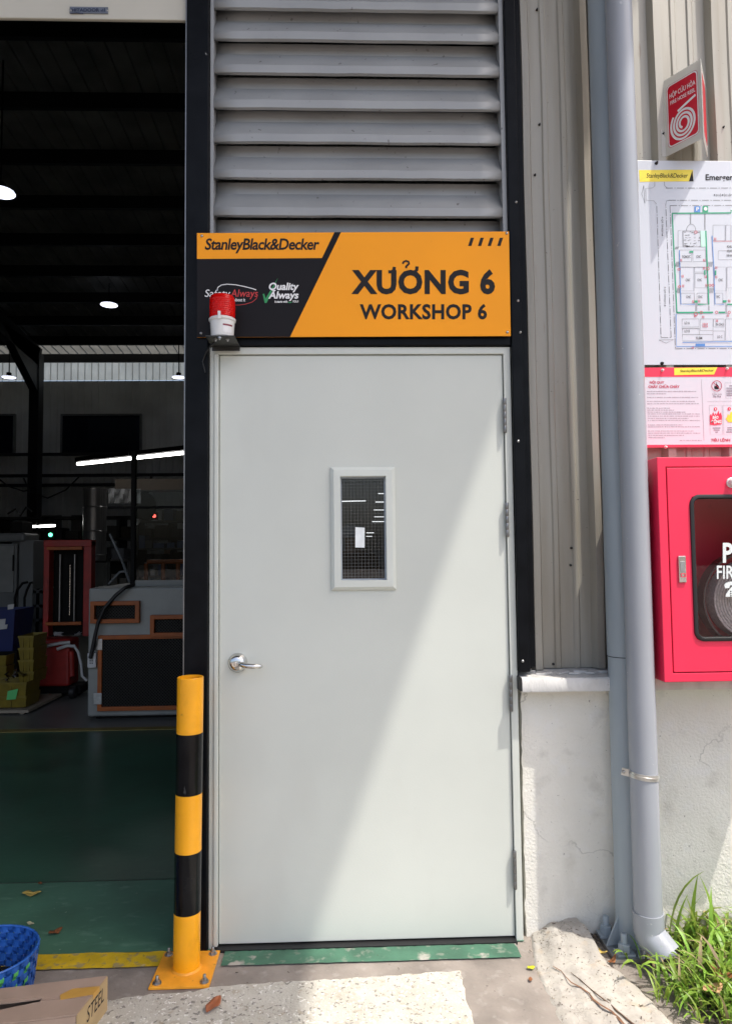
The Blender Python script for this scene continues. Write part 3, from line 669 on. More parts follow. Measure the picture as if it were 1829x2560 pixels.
pv = thing('downpipe', 'light grey plastic downpipe with an angled outlet over the grass', 'pipe', (VX, VY, 0))
zc = at(1625, 2292, -.2).z
MB().lathe([(VR, zc-.02), (VR, 6)], (VX, VY, 0), 48).build('pipe', m_pvc, pv, 50)
m = MB(); RE = VR+.004
d1 = Vector((.50, -.576, -.648)).normalized(); z1 = .102
path = [Vector((VX, VY, zc)), Vector((VX, VY, z1+.03)), Vector((VX, VY, z1+.012)), Vector((VX, VY, z1))+d1*.008, Vector((VX, VY, z1))+d1*.022, Vector((VX, VY, z1))+d1*.08]
m.tube(path, [RE, RE, RE, RE, RE, RE], 40, cap=False); m.tube([p_ for p_ in path], RE-.0035, 40, cap=False)
n0 = 40*5; o2 = 40*6
for k in range(40):
    k2 = (k+1) % 40; m.f.append((k, k2, o2+k2, o2+k)); m.f.append((n0+k, n0+k2, o2+n0+k2, o2+n0+k))
m.build('outlet_elbow', m_pvc, pv, 40)
# clamp
zk = at(1610, 1945, -.2).z
m = MB(); m.lathe([(VR+.0005, zk-.010), (VR+.0025, zk-.010), (VR+.0025, zk-.003), (VR+.004, zk-.002), (VR+.004, zk+.002), (VR+.0025, zk+.003), (VR+.0025, zk+.010), (VR+.0005, zk+.010)], (VX, VY, 0), 40)
m.v = [(x, y, z-.10*(x-VX)) for x, y, z in m.v]
k0 = at(1558, 1932, -.155); m.bar((k0.x-.006, VY+.012, zk+.009), (VX-VR+.002, VY+.004, zk+.004), .003, .024)
cl = m.build('pipe_clamp', M('galvanised', (.62, .62, .60), .3, .8, .15, 40), pv, 40)
MB().lathe([(0, -.006), (.004, -.005), (.0065, 0)], (k0.x, VY+.0085, zk+.008), 10, 'Y').build('clamp_bolt', m_zinc, cl, 40)

# ------------------------------------------------------------------ fire hose reel sign (bent acrylic)
V0 = Vector((1.780, .083, 0)); V1 = Vector((1.8645, -.047, 0)); V2 = Vector((1.948, .083, 0)); vz0, vz1 = 2.951, 3.262
vs = thing('hose_reel_sign', 'red V-shaped fire hose reel sign projecting from the corrugated wall', 'sign', (1.864, .083, 2.95))
def vpl(A, B):
    n_ = Vector(((B-A).y, -(B-A).x, 0)).normalized()
    if n_.y > 0: n_ = -n_
    return n_
nL = vpl(V0, V1); nR = vpl(V2, V1)
def face(A, B, nrm, name):
    up0, up1 = Vector((0, 0, vz0)), Vector((0, 0, vz1))
    t = nrm*.0025; P_ = [A+up0, B+up0, B+up1, A+up1]
    return MB().add(P_+[p_-t for p_ in P_], [(0, 1, 2, 3), (7, 6, 5, 4), (0, 4, 5, 1), (1, 5, 6, 2), (2, 6, 7, 3), (3, 7, 4, 0)]).build(name, m_acr, vs)
face(V0, V1, nL, 'left_face'); face(V2, V1, nR, 'right_face')
MB().add([V0+Vector((-.016, 0, vz0)), V0+Vector((0, 0, vz0)), V0+Vector((0, 0, vz1)), V0+Vector((-.016, 0, vz1))], [(0, 1, 2, 3)]).build('fixing_flange', m_acr, vs, thick=.002)
def vf(A, B, a, z): return A+(B-A)*a+Vector((0, 0, vz0+(vz1-vz0)*z))
def rrect(f, a0, z0, a1, z1, ra, rz, n_=6):
    out = []
    for (ca, cz, s) in ((a1-ra, z1-rz, 0), (a0+ra, z1-rz, 90), (a0+ra, z0+rz, 180), (a1-ra, z0+rz, 270)):
        for k in range(n_+1): t = math.radians(s+90*k/n_); out.append(f(ca+ra*math.cos(t), cz+rz*math.sin(t)))
    return out
for (A, B, nv, first) in ((V0, V1, nL, True), (V2, V1, nR, False)):
    g = lambda a, z: vf(A, B, a, z)
    def pl(pts, off, nm, mt):
        return MB().add([p_+nv*off for p_ in pts], [tuple(range(len(pts)))]).build(nm, mt, vs)
    pl(rrect(g, .07, .08, .91, .90, .10, .06), .0005, 'red_outline', m_signred); pl(rrect(g, .078, .084, .902, .896, .095, .057), .0007, 'white_outline', m_white); pl(rrect(g, .105, .100, .875, .88, .085, .05), .0010, 'red_field', m_signred)
    if first:
        def tq(a0, z1_, a1, z0_): return [g(a0, z1_), g(a1, z1_), g(a1, z0_), g(a0, z0_)]
        lettering('sign_lettering', 'HỘP CỨU HỎA', tq(.155, .80, .845, .700), m_white, vs, bold=.012, off=nv*.0013)
        lettering('sign_lettering', 'FIRE HOSE REEL', tq(.17, .680, .835, .630), m_white, vs, bold=.012, off=nv*.0013)
        sp = MB(); pts = []
        for k in range(150):
            t = k/149; th = math.radians(250-1190*t); r_ = .085+.255*t
            pts.append(g(.50+r_*math.cos(th)*1.0, .315+r_*.62*math.sin(th)))
        stroke(sp, pts, .0085, .0013, nv)
        stroke(sp, [g(.36, .50), g(.55, .535), g(.84, .585)], .0095, .0015, nv); sp.build('hose_spiral', m_white, vs, fix=False)

# ------------------------------------------------------------------ evacuation map board
MY = .079
def mp_(u, v, y=MY): return at(1560+u/3.989, 350+v/3.989, y)
eb = thing('evacuation_map', 'white evacuation plan board with green route lines on the corrugated wall', 'board', (2.0, MY, 2.11))
a, b = mp_(140, 203), mp_(212, 2243)
bx0, bz1, bz0 = 1.652, a.z, b.z
MB().box(bx0, MY, bz0, 2.46, MY+.004, bz1).build('board', m_poster, eb, bevel=.001)
m_mg = M('map_green', srgb(46, 160, 120), .45); m_mb = M('map_blue', srgb(90, 140, 205), .45); m_ml = M('map_line', (.10, .10, .11), .5); m_lg = M('map_grey', (.36, .37, .40), .5)
m_logoY = M('logo_yellow', srgb(246, 222, 70), .4); m_pink = M('map_red', srgb(200, 60, 80), .5); m_pale = M('map_mint', srgb(190, 232, 214), .5); m_pgrey = M('map_pale', (.60, .63, .68), .5)
flat([mp_(143, 300), mp_(680, 296), mp_(686, 413), mp_(150, 418)], .0006).build('logo_strip', m_logoY, eb)
flat([mp_(674, 302), mp_(686, 413), mp_(640, 413)], .0011).build('logo_corner', m_ink, eb)
lettering('logo_lettering', 'StanleyBlack&Decker', quadY(mp_, 217, 333, 630, 391), m_ink, eb, shear=.16, bold=.004, space=.94)
lettering('heading_lettering', 'Emergen', quadY(mp_, 806, 343, 1080, 421), m_ink, eb, bold=.02)
dl = MB()
def dash(pts, wd=.0018, dot=True, on=70, off=14):
    P_ = [Vector((u, v, 0)) for u, v in pts]
    for i in range(len(P_)-1):
        a_, b_ = P_[i], P_[i+1]; L_ = (b_-a_).length; t = 0
        while t < L_:
            e = min(L_, t+on); c, d = a_.lerp(b_, t/L_), a_.lerp(b_, e/L_); stroke(dl, [mp_(c.x, c.y), mp_(d.x, d.y)], wd)
            t = e+off
            if dot and t < L_:
                e = min(L_, t+12); c, d = a_.lerp(b_, t/L_), a_.lerp(b_, e/L_); stroke(dl, [mp_(c.x, c.y), mp_(d.x, d.y)], wd); t = e+off
dash([(410, 480), (1200, 480)]); dash([(440, 602), (1200, 602)]); dash([(452, 655), (1200, 652)])
dash([(320, 660), (363, 1970), (463, 1970), (410, 650)]); dash([(452, 660), (505, 2082), (1200, 2078)])
for pts in ([(300, 418), (300, 460), (275, 480), (210, 482), (214, 604), (290, 606), (316, 640)], [(395, 418), (398, 455), (425, 480)], [(440, 602), (415, 610), (408, 660)], [(190, 455), (170, 540), (203, 632), (190, 455)], [(342, 1995), (486, 1992), (413, 2027), (342, 1995)]):
    stroke(dl, [mp_(*q) for q in pts], .0012)
for (x0, y0, x1, y1) in ((532, 905, 580, 1065), (548, 1098, 665, 1213), (680, 1098, 808, 1213), (556, 1268, 690, 1505), (697, 1268, 815, 1318), (700, 1332, 822, 1475), (562, 1528, 695, 1630), (720, 1528, 825, 1630), (895, 1268, 1012, 1505), (1020, 1268, 1120, 1475), (902, 1528, 978, 1630), (572, 1785, 740, 1865), (575, 1880, 745, 1940), (752, 1785, 880, 1900), (885, 1785, 990, 1865), (880, 1905, 995, 2000), (575, 1940, 880, 2005), (1005, 1785, 1100, 2000), (880, 850, 1000, 1005), (1008, 850, 1060, 1005), (932, 1105, 1120, 1195)):
    stroke(dl, [mp_(x0, y0), mp_(x1, y0), mp_(x1, y1), mp_(x0, y1), mp_(x0, y0)], .0010)
for (x0, y0, x1, y1, nl) in ((650, 740, 662, 840, 14), (793, 740, 806, 900, 22), (702, 1635, 722, 1710, 9), (1003, 1635, 1020, 1740, 12), (833, 1655, 845, 1705, 7)):
    for k in range(nl): v = y0+(y1-y0)*k/nl; stroke(dl, [mp_(x0, v), mp_(x1, v)], .0012)
for (x0, y0, x1, y1) in ((500, 1065, 535, 1090), (505, 1215, 545, 1265), (515, 1478, 560, 1528), (825, 1215, 875, 1265), (835, 1478, 885, 1528)):
    for k in range(6): u = x0+(x1-x0)*k/6; stroke(dl, [mp_(u, y1), mp_(u+10, y0)], .0010)
for k in range(46):
    u = random.uniform(585, 745); v = random.choice((920, 945, 975, 1000, 1030, 1055))+random.uniform(-6, 6); stroke(dl, [mp_(u, v), mp_(min(750, u+random.uniform(6, 26)), v)], random.choice((.0012, .002)))
stroke(dl, [mp_(580, 908), mp_(752, 908), mp_(760, 1065), mp_(585, 1065), mp_(580, 908)], .0016)
stroke(dl, [mp_(u, v) for u, v in arc(662, 905, 46, 65, 180, 360, 14)], .0012)
dl.build('plan_lines', m_ml, eb, fix=False)['kind'] = 'stuff'
gl_ = MB()
for pts, wd in (([(472, 732), (1060, 728), (1060, 700)], .005), ([(474, 735), (520, 1725)], .0045), ([(520, 1722), (880, 1720)], .006), ([(725, 1640), (838, 1640), (808, 905)], .005), ([(935, 1720), (1000, 1720)], .006), ([(1020, 1640), (1150, 1640)], .005)):
    stroke(gl_, [mp_(*q) for q in pts], wd, .0013)
for (x0, y0, x1, y1) in ((778, 658, 832, 718), (645, 1106, 685, 1124), (690, 1600, 728, 1622), (980, 1598, 1016, 1620), (793, 1298, 806, 1345), (900, 1300, 914, 1348)):
    gl_.add([mp_(x0, y0, MY-.0013), mp_(x1, y0, MY-.0013), mp_(x1, y1, MY-.0013), mp_(x0, y1, MY-.0013)], [(0, 1, 2, 3)])
gl_.build('route_lines', m_mg, eb, fix=False)['kind'] = 'stuff'
m = MB()
for pts in ([(545, 1100), (560, 1640), (700, 1640)], [(870, 955), (885, 1215)], [(885, 1215), (900, 1640), (990, 1640)], [(512, 1735), (516, 2060), (1200, 2058)], [(575, 2020), (1200, 2008)]): stroke(m, [mp_(*q) for q in pts], .0028, .0016)
for (x0, y0, x1, y1) in ((696, 660, 755, 720), (708, 2030, 802, 2058)): m.add([mp_(x0, y0, MY-.0012), mp_(x1, y0, MY-.0012), mp_(x1, y1, MY-.0012), mp_(x0, y1, MY-.0012)], [(0, 1, 2, 3)])
m.build('blue_lines', m_mb, eb, fix=False)['kind'] = 'stuff'
flat([mp_(752, 908), mp_(808, 908), mp_(815, 1065), mp_(760, 1065)], .0008).build('mint_block', m_pale, eb)
m = MB()
for (x0, y0, x1, y1) in ((556, 1213, 805, 1268), (695, 1475, 735, 1600), (1012, 1475, 1050, 1600), (740, 1865, 752, 1935), (572, 1865, 740, 1880)): m.add([mp_(x0, y0, MY-.0006), mp_(x1, y0, MY-.0006), mp_(x1, y1, MY-.0006), mp_(x0, y1, MY-.0006)], [(0, 1, 2, 3)])
m.build('corridor_fill', m_pgrey, eb, fix=False)['kind'] = 'stuff'
flat([mp_(u, v) for u, v in arc(805, 688, 18, 19, 0, 360, 12)[:-1]], .0018).build('assembly_mark', m_white, eb)
lettering('plan_lettering', 'P', quadY(mp_, 712, 672, 740, 708), m_white, eb, bold=.03, off=(0, -.0018, 0))
for s, u0, v0, u1, v1 in (('ĐẠI LỘ ĐỘC LẬP', 888, 535, 1066, 566), ('SQ&QC', 573, 1150, 656, 1180), ('CNC', 713, 1150, 760, 1176), ('CNC', 608, 1383, 654, 1409), ('CNC', 723, 1383, 770, 1409), ('CNC', 933, 1383, 980, 1409), ('CNC', 612, 1552, 660, 1578), ('CNC', 730, 1552, 776, 1578), ('WC', 912, 1550, 948, 1577), ('LO A', 597, 1812, 648, 1838), ('LO B', 597, 1893, 648, 1919), ('XLBM', 708, 1962, 772, 1988), ('LO C', 923, 1950, 972, 1976), ('IN CHU', 908, 1826, 985, 1852), ('KHU', 1020, 1051, 1070, 1077), ('XUAT', 1017, 1096, 1078, 1120), ('NHAP', 1017, 1140, 1080, 1164)):
    lettering('plan_lettering', s, quadY(mp_, u0, v0, u1, v1), m_ml, eb, bold=.012)
for (u0, v0, u1, v1) in ((362, 768, 384, 958), (388, 1465, 410, 1660)):
    q = quadY(mp_, u0, v0, u1, v1); lettering('plan_lettering', 'ĐƯỜNG SỐ 9', [q[3], q[0], q[1], q[2]], m_ml, eb, bold=.012)
m = MB()
def ring2(mb, u, v, r, wd): stroke(mb, [mp_(a_, b_) for a_, b_ in arc(u, v, r, r, 0, 360, 14)], wd, .0019)
for (u, v, r) in ((540, 1291, 11), (545, 1463, 11), (828, 1284, 14), (848, 1450, 11), (878, 1450, 11), (708, 920, 12), (709, 1737, 17), (762, 1720, 12), (914, 1720, 12), (1040, 1720, 12)): ring2(m, u, v, r, .002)
for (u, v) in ((555, 1200), (785, 1200), (570, 1360), (575, 1456), (785, 1280), (808, 1450), (905, 1275), (735, 1608), (1035, 1606), (775, 1765), (912, 1805), (895, 988), (672, 2068), (676, 1612), (800, 1365), (905, 1367), (695, 1755), (1020, 1752)):
    for k in range(2): stroke(m, [mp_(u+k*13, v-13), mp_(u+k*13, v+13)], .0020, .0015)
for r_ in range(2):
    for k in range(4): stroke(m, [mp_(780+k*14, 1826+r_*24), mp_(780+k*14, 1846+r_*24)], .0022, .0015)
stroke(m, [mp_(880, 1010), mp_(1100, 1010)], .0016, .0015)
m.build('plan_symbols', m_pink, eb, fix=False)['kind'] = 'stuff'
for (u, v) in ((316, 232), (372, 2229)): MB().lathe([(0, -.012), (.003, -.012), (.0035, -.008), (.006, -.005), (.007, 0)], mp_(u, v), 10, 'Y').build('screw', m_scr, eb)

# ------------------------------------------------------------------ fire regulations notice
NY_ = .069
def nt_(u, v, y=NY_): return at(1560+u/6.037, 880+v/6.037, y)
fn = thing('fire_notice', 'pink and white fire regulations notice with red bands under the map board', 'notice', (2.0, NY_, 1.8))
z1, z0 = nt_(330, 235).z, nt_(360, 1440).z
MB().box(1.655, NY_, z0, 2.42, NY_+.004, z1).build('board', m_pinkw, fn, bevel=.001)
zr0 = nt_(325, 375).z; m_nred = M('notice_red', srgb(236, 52, 84), .4)
MB().box(1.6545, NY_-.0008, zr0, 2.4205, NY_+.0005, z1-.0003).build('top_band', m_nred, fn); MB().box(1.6545, NY_-.0008, z0+.0003, 2.4205, NY_+.0005, nt_(360, 1402).z).build('bottom_band', m_nred, fn)
flat([nt_(745, 243), nt_(1396, 232), nt_(1346, 340), nt_(748, 350)], .0014).build('logo_strip', m_logoY, fn)
lettering('logo_lettering', 'StanleyBlack&Decker', [nt_(833, 268), nt_(1345, 258), nt_(1342, 308), nt_(833, 318)], m_ink, fn, shear=.16, bold=.004, space=.94, off=(0, -.002, 0))
m_cr = M('notice_crimson', srgb(190, 50, 80), .45); m_txt = M('notice_text', (.28, .24, .29), .5)
lettering('heading_lettering', 'NỘI QUY', quadY(nt_, 378, 428, 596, 488), m_cr, fn, bold=.03)
lettering('heading_lettering', 'CHÁY CHỮA CHÁY', quadY(nt_, 356, 490, 828, 545), m_cr, fn, bold=.03)
lettering('heading_lettering', 'TIÊU LỆNH', quadY(nt_, 1300, 1295, 1590, 1362), m_cr, fn, bold=.03)
lettering('caption_lettering', 'Cấm Lửa', quadY(nt_, 1322, 610, 1464, 650), m_txt, fn)
lettering('caption_lettering', 'No Fire', quadY(nt_, 1338, 655, 1450, 686), m_txt, fn, bold=.03)
lettering('caption_lettering', 'BÁO', quadY(nt_, 1322, 955, 1412, 1010), m_white, fn, bold=.05, shear=.1, off=(0, -.002, 0))
lettering('caption_lettering', 'ĐỘNG', quadY(nt_, 1300, 1010, 1455, 1090), m_white, fn, bold=.05, shear=.1, off=(0, -.002, 0))
m = MB()
for (v, u1, bold) in ((595, 1075, 1), (630, 632, 1), (685, 1110, 0), (745, 1060, 0), (780, 1120, 0), (848, 675, 0), (877, 750, 0), (908, 930, 0), (935, 1130, 0), (968, 1130, 0), (1002, 960, 0), (1033, 1135, 0), (1100, 872, 0), (1128, 1140, 0), (1192, 1045, 0), (1224, 1150, 0), (1258, 895, 0), (1292, 605, 0), (1335, 1155, 0)):
    u = 338+(v-590)*.03 if v < 1330 else 833
    while u < u1:
        wl = random.uniform(16, 46); e = min(u1, u+wl)
        k = u
        while k < e:
            kw = random.uniform(4, 8); h = random.uniform(4, 7.5); m.add([nt_(k, v-h, NY_-.0008), nt_(k+kw, v-h, NY_-.0008), nt_(k+kw, v+h*.9, NY_-.0008), nt_(k, v+h*.9, NY_-.0008)], [(0, 1, 2, 3)]); k += kw+(3.2 if bold else 4.5)
        u = e+12
for (v, u0, u1) in ((1147, 1330, 1440), (1178, 1345, 1428), (1210, 1370, 1402), (1143, 1550, 1640), (1175, 1550, 1640), (1207, 1535, 1640), (545, 1538, 1640), (575, 1538, 1640), (600, 1538, 1640), (630, 1538, 1640), (655, 1538, 1640), (510, 1580, 1640)):
    u = u0
    while u < u1: m.add([nt_(u, v-8, NY_-.0008), nt_(u+9, v-8, NY_-.0008), nt_(u+9, v+8, NY_-.0008), nt_(u, v+8, NY_-.0008)], [(0, 1, 2, 3)]); u += 13
m.build('fine_print', m_txt, fn, fix=False)['kind'] = 'stuff'
m = MB(); stroke(m, [nt_(1155, 415), nt_(1172, 700), nt_(1197, 1335)], .0012); stroke(m, [nt_(1245, 748), nt_(1700, 740)], .0010)
for (x0, y0, x1, y1) in ((1275, 805, 1470, 1248), (1483, 805, 1680, 1248), (1510, 465, 1680, 700)): stroke(m, [nt_(x0, y0), nt_(x1, y0), nt_(x1+10, y1), nt_(x0+16, y1), nt_(x0, y0)], .0008)
m.build('ruled_lines', m_lg, fn, fix=False)['kind'] = 'stuff'
m = MB(); stroke(m, [nt_(a_, b_) for a_, b_ in arc(1387, 512, 74, 78, 0, 360, 28)], .0024, .0016); stroke(m, [nt_(1335, 458), nt_(1440, 568)], .0024, .0018); m.build('prohibition_ring', m_cr, fn, fix=False)
fl_ = [(1350, 540), (1355, 505), (1372, 520), (1382, 455), (1395, 500), (1402, 490), (1424, 535), (1415, 560), (1365, 562)]
flat([nt_(*q) for q in fl_], .0012).build('flame_mark', m_ink, fn)
fl2 = [(1285, 1095), (1285, 960), (1300, 935), (1312, 968), (1335, 900), (1352, 955), (1370, 920), (1385, 950), (1418, 880), (1425, 940), (1450, 910), (1466, 975), (1460, 1090), (1350, 1105)]
flat([nt_(*q) for q in fl2], .0012).build('flame_mark', m_nred, fn)
sb_ = [(1520, 1000), (1545, 985), (1555, 930), (1575, 960), (1600, 905), (1640, 900), (1640, 1060), (1560, 1060)]
flat([nt_(*q) for q in sb_], .0010).build('burst_mark', m_logoY, fn)
for (u, v, s) in ((1369, 860, '1'), (1576, 858, '2')):
    flat([nt_(a_, b_) for a_, b_ in arc(u, v, 25, 26, 0, 360, 16)[:-1]], .0012).build('number_disc', m_nred, fn)
    lettering('caption_lettering', s, quadY(nt_, u-7, v-14, u+7, v+14), m_white, fn, bold=.03, off=(0, -.002, 0))
for (u, v) in ((567, 277), (1540, 255), (618, 1437)): MB().lathe([(0, -.011), (.0035, -.010), (.005, -.006), (.0065, 0)], nt_(u, v), 10, 'Y').build('screw', m_sirenw, fn, 50)

# ------------------------------------------------------------------ fire hose cabinet
CY = -.215
def cb(px, py, y=CY): return at(px, py, y)
X0, X1 = 1.566, 2.11; Z0, Z1 = cb(1657, 1706).z, cb(1642, 1143).z
fc = thing('fire_hose_cabinet', 'red steel fire hose cabinet with glass front hung beside the downpipe', 'cabinet', (1.84, .06, Z0))
DX0, DX1 = X0+.030, X1-.030; DZ0, DZ1 = Z0+.030, Z1-.034
bd = MB().rings([(X0, Z0, X1, Z1, .075), (X0, Z0, X1, Z1, CY), (DX0, DZ0, DX1, DZ1, CY), (DX0, DZ0, DX1, DZ1, CY+.02)])
bd.build('body', m_red, fc, bevel=.0025)
MB().add([(X0+.001, .07, Z0+.001), (X1-.001, .07, Z0+.001), (X1-.001, .07, Z1-.001), (X0+.001, .07, Z1-.001)], [(0, 1, 2, 3)]).build('back_panel', m_red, fc)
gx0, gz0, gx1, gz1 = cb(1741, 1612).x, cb(1745, 1600).z+.004, X1-.13, cb(1741, 1243).z
dv = MB().hole(DX0+.0028, DZ0+.0028, DX1-.0028, DZ1-.0028, gx0, gz0, gx1, gz1, CY-.001, CY+.018).build('cabinet_door', m_red, fc, bevel=.002)
# rounded rubber seal round the glass
pts = []
for (ca, cz, s) in ((gx1-.026, gz1-.026, 0), (gx0+.026, gz1-.026, 90), (gx0+.026, gz0+.026, 180), (gx1-.026, gz0+.026, 270)):
    for k in range(9): t = math.radians(s+90*k/8); pts.append((ca+.026*math.cos(t), cz+.026*math.sin(t)))
prs = [(-.009, -.0012), (-.008, -.006), (-.003, -.008), (.003, -.0075), (.006, -.003), (.0065, .006)]
m = MB(); n_ = len(pts); cxx, czz = (gx0+gx1)/2, (gz0+gz1)/2
nrm = []
for (ca, cz, s) in ((0, 0, 0), (0, 0, 90), (0, 0, 180), (0, 0, 270)):
    for k in range(9): t = math.radians(s+90*k/8); nrm.append((math.cos(t), math.sin(t)))
for (d, y) in prs:
    for (x, z), (a_, b_) in zip(pts, nrm): m.v.append((x-a_*d, CY+y, z-b_*d))
for j in range(len(prs)-1):
    for k in range(n_): k2 = (k+1) % n_; m.f.append((j*n_+k, j*n_+k2, (j+1)*n_+k2, (j+1)*n_+k))
m.build('window_seal', m_blackr, dv, smooth=40)
m = MB(); m.v = [(x-a_*.004, CY+.001, z-b_*.004) for (x, z), (a_, b_) in zip(pts, nrm)]; m.f = [tuple(range(n_))]
m.build('window_glass', glass('cabinet_glass', (.86, .80, .80), .02, .9), dv)
m_vin = M('vinyl_white', (.72, .76, .75), .5, 0, .02)
GY = CY-.0002
def cq(x0, y0, x1, y1): return [at(x0, y0, GY), at(x1, y0, GY), at(x1, y1, GY), at(x0, y1, GY)]
lettering('glass_lettering', 'P', cq(1805, 1357, 1830, 1407), m_vin, fc, bold=.03)
lettering('glass_lettering', 'FIRE', cq(1790, 1414, 1848, 1447), m_vin, fc, bold=.015)
m = MB()
hp = [(1809, 1462), (1813, 1457), (1824, 1454), (1850, 1454), (1866, 1462), (1864, 1470), (1854, 1470), (1850, 1463), (1824, 1463), (1821, 1470), (1811, 1471)]
m.add([at(a_, b_, GY-.001) for a_, b_ in hp], [tuple(range(len(hp)))])
m.add([at(a_, b_, GY-.001) for a_, b_ in ((1826, 1468), (1850, 1468), (1864, 1492), (1812, 1492), (1814, 1484))], [(0, 1, 2, 3, 4)]); m.build('telephone_mark', m_vin, fc)['kind'] = 'stuff'
m = MB()
for r_ in range(3):
    for k in range(3): c = (1824+6*k, 1477+5.5*r_); m.add([at(c[0], c[1], GY-.0016), at(c[0]+3, c[1], GY-.0016), at(c[0]+3, c[1]+3, GY-.0016), at(c[0], c[1]+3, GY-.0016)], [(0, 1, 2, 3)])
m.build('telephone_keys', m_ink, fc)['kind'] = 'stuff'
# latch
a, b = cb(1692, 1390), cb(1713, 1456)
lt = MB().box(a.x, CY-.007, b.z, b.x, CY-.0012, a.z).build('latch', m_chrome, dv, bevel=.0015)
MB().box(a.x+.005, CY-.0085, b.z+.035, b.x-.005, CY-.0068, a.z-.018).build('latch_button', m_zinc, lt, bevel=.001)
MB().hole(a.x+.0055, b.z+.018, b.x-.004, b.z+.031, a.x+.008, b.z+.0205, b.x-.0065, b.z+.0285, CY-.0095, CY-.006).build('latch_window', m_nred, lt)
k0 = cb(1823, 1207); MB().lathe([(0, -.03), (.008, -.029), (.014, -.02), (.015, -.008), (.018, -.006), (.018, -.001)], (k0.x+.004, CY, k0.z), 20, 'Y').build('call_lamp', m_sirenw, dv, 40)
# hose reel inside
HX, HZ, HY = 1.905, at(1800, 1500, -.14).z, -.145
hr = thing('hose_reel', 'coiled pale canvas fire hose on a red reel inside the cabinet', 'hose reel', (HX, HY, HZ))
m_hose = M('hose_canvas', (.72, .72, .70), .8, 0, .2, 120, bump=.6, bscale=300)
m = MB(); prof = []
for k in range(9):
    r0_ = .135-.0095*k; prof += [(r0_, -.018), (r0_-.0015, -.0225), (r0_-.005, -.0238), (r0_-.008, -.0225), (r0_-.0094, -.018)]
m.lathe([(.136, .03)]+prof+[(.05, .03)], (HX, HY, HZ), 64, 'Y'); m.build('hose_coil', m_hose, hr, 50)
MB().lathe([(.0, .034), (.16, .034), (.163, .040), (.16, .046), (0, .046)], (HX, HY, HZ), 48, 'Y').build('reel_plate', m_signred, hr, 40)
MB().lathe([(0, -.03), (.03, -.03), (.045, -.02), (.049, .03)], (HX, HY, HZ), 32, 'Y').build('reel_hub', m_zinc, hr, 40)
MB().lathe([(.163, .03), (.170, .03), (.170, -.02), (.163, -.02)], (HX, HY, HZ), 48, 'Y').build('reel_rim', M('smoked_rim', (.10, .07, .07), .25), hr, 40)

# ------------------------------------------------------------------ basket and box at the lower left
m_bask = M('basket_blue', srgb(46, 98, 178), .28, 0, .12, 30); m_baskg = M('basket_green', srgb(92, 182, 92), .3, 0, .1, 30); m_bask2 = M('basket_blue_dark', srgb(38, 84, 160), .28, 0, .12, 30)
RZ = .128; ctr = atz(-42, 2383, RZ); RB = (atz(84, 2383, RZ)-ctr).length
ba = thing('woven_basket', 'blue plastic woven basket with green flecks behind the cardboard box', 'basket', (ctr.x, ctr.y, 0))
NS, NB_ = 44, 6; bh = RZ/NB_
def brad(z): return RB*(.90+.10*z/RZ)
for j in range(NB_):
    m = MB()
    for k in range(NS*2):
        t = 2*math.pi*k/(NS*2); off = .0028*(1 if (k//2+j) % 2 else -1)
        for (dz, e) in ((.0008, 0), (bh*.5, .0006), (bh-.0008, 0)):
            z = j*bh+dz; r_ = brad(z)+off+e; m.v.append((ctr.x+r_*math.cos(t), ctr.y+r_*math.sin(t), z+.003))
    N2 = NS*2
    for k in range(N2):
        k2 = (k+1) % N2
        for d in range(2): m.f.append((k*3+d, k2*3+d, k2*3+d+1, k*3+d+1))
    m.build('weave_band', m_bask, ba, thick=.0012)
for k in range(NS):
    t0, t1 = 2*math.pi*(k*2+.1)/(NS*2)-math.pi/NS/2+math.pi/NS*.5, 2*math.pi*(k*2+.1)/(NS*2)+math.pi/NS*1.35
    m = MB()
    for j in range(NB_*2+1):
        z = j*bh/2; off = -.0030*(1 if (k+int((j-.01)//2)) % 2 else -1)
        r_ = brad(z)+off
        for t in (t0, t1): m.v.append((ctr.x+r_*math.cos(t), ctr.y+r_*math.sin(t), z+.003))
    m.f = [(2*j, 2*j+1, 2*j+3, 2*j+2) for j in range(NB_*2)]
    m.build('stake', m_baskg if k in (38, 40, 36, 42, 3) else m_bask2, ba, thick=.0012)
m = MB(); pts = [(ctr.x+(brad(RZ)+.001*math.sin(t*31))*math.cos(t), ctr.y+(brad(RZ)+.001*math.sin(t*31))*math.sin(t), RZ+.003) for t in [2*math.pi*i/72 for i in range(73)]]
m.tube(pts, .0042, 8, cap=False); m.build('rim', m_bask, ba, 50)
MB().disc((ctr.x, ctr.y, .006), RB*.89, 40).build('basket_floor', m_bask2, ba)
tl_ = thing('tool_bundle', 'black and steel tool parts lying inside the blue basket', 'tools', (ctr.x, ctr.y, .01))
m = MB(); e = atz(-20, 2440, .1); m.tube([(ctr.x-.02, ctr.y-.1, .03), (ctr.x+.03, ctr.y+.02, .07), (ctr.x-.05, ctr.y+.06, .09)], .018, 12); m.build('grip', m_blackr, tl_, 50)
MB().lathe([(.012, .0), (.026, .0), (.028, .012), (.026, .02), (.012, .02)], (ctr.x+.075, ctr.y-.02, .062), 24).build('socket_ring', m_chrome, tl_, 40)
MB().lathe([(0, .008), (.05, .008), (.05, .055), (.03, .06), (0, .06)], (ctr.x+.07, ctr.y-.02, 0), 24).build('canister', m_blackr, tl_, 40)

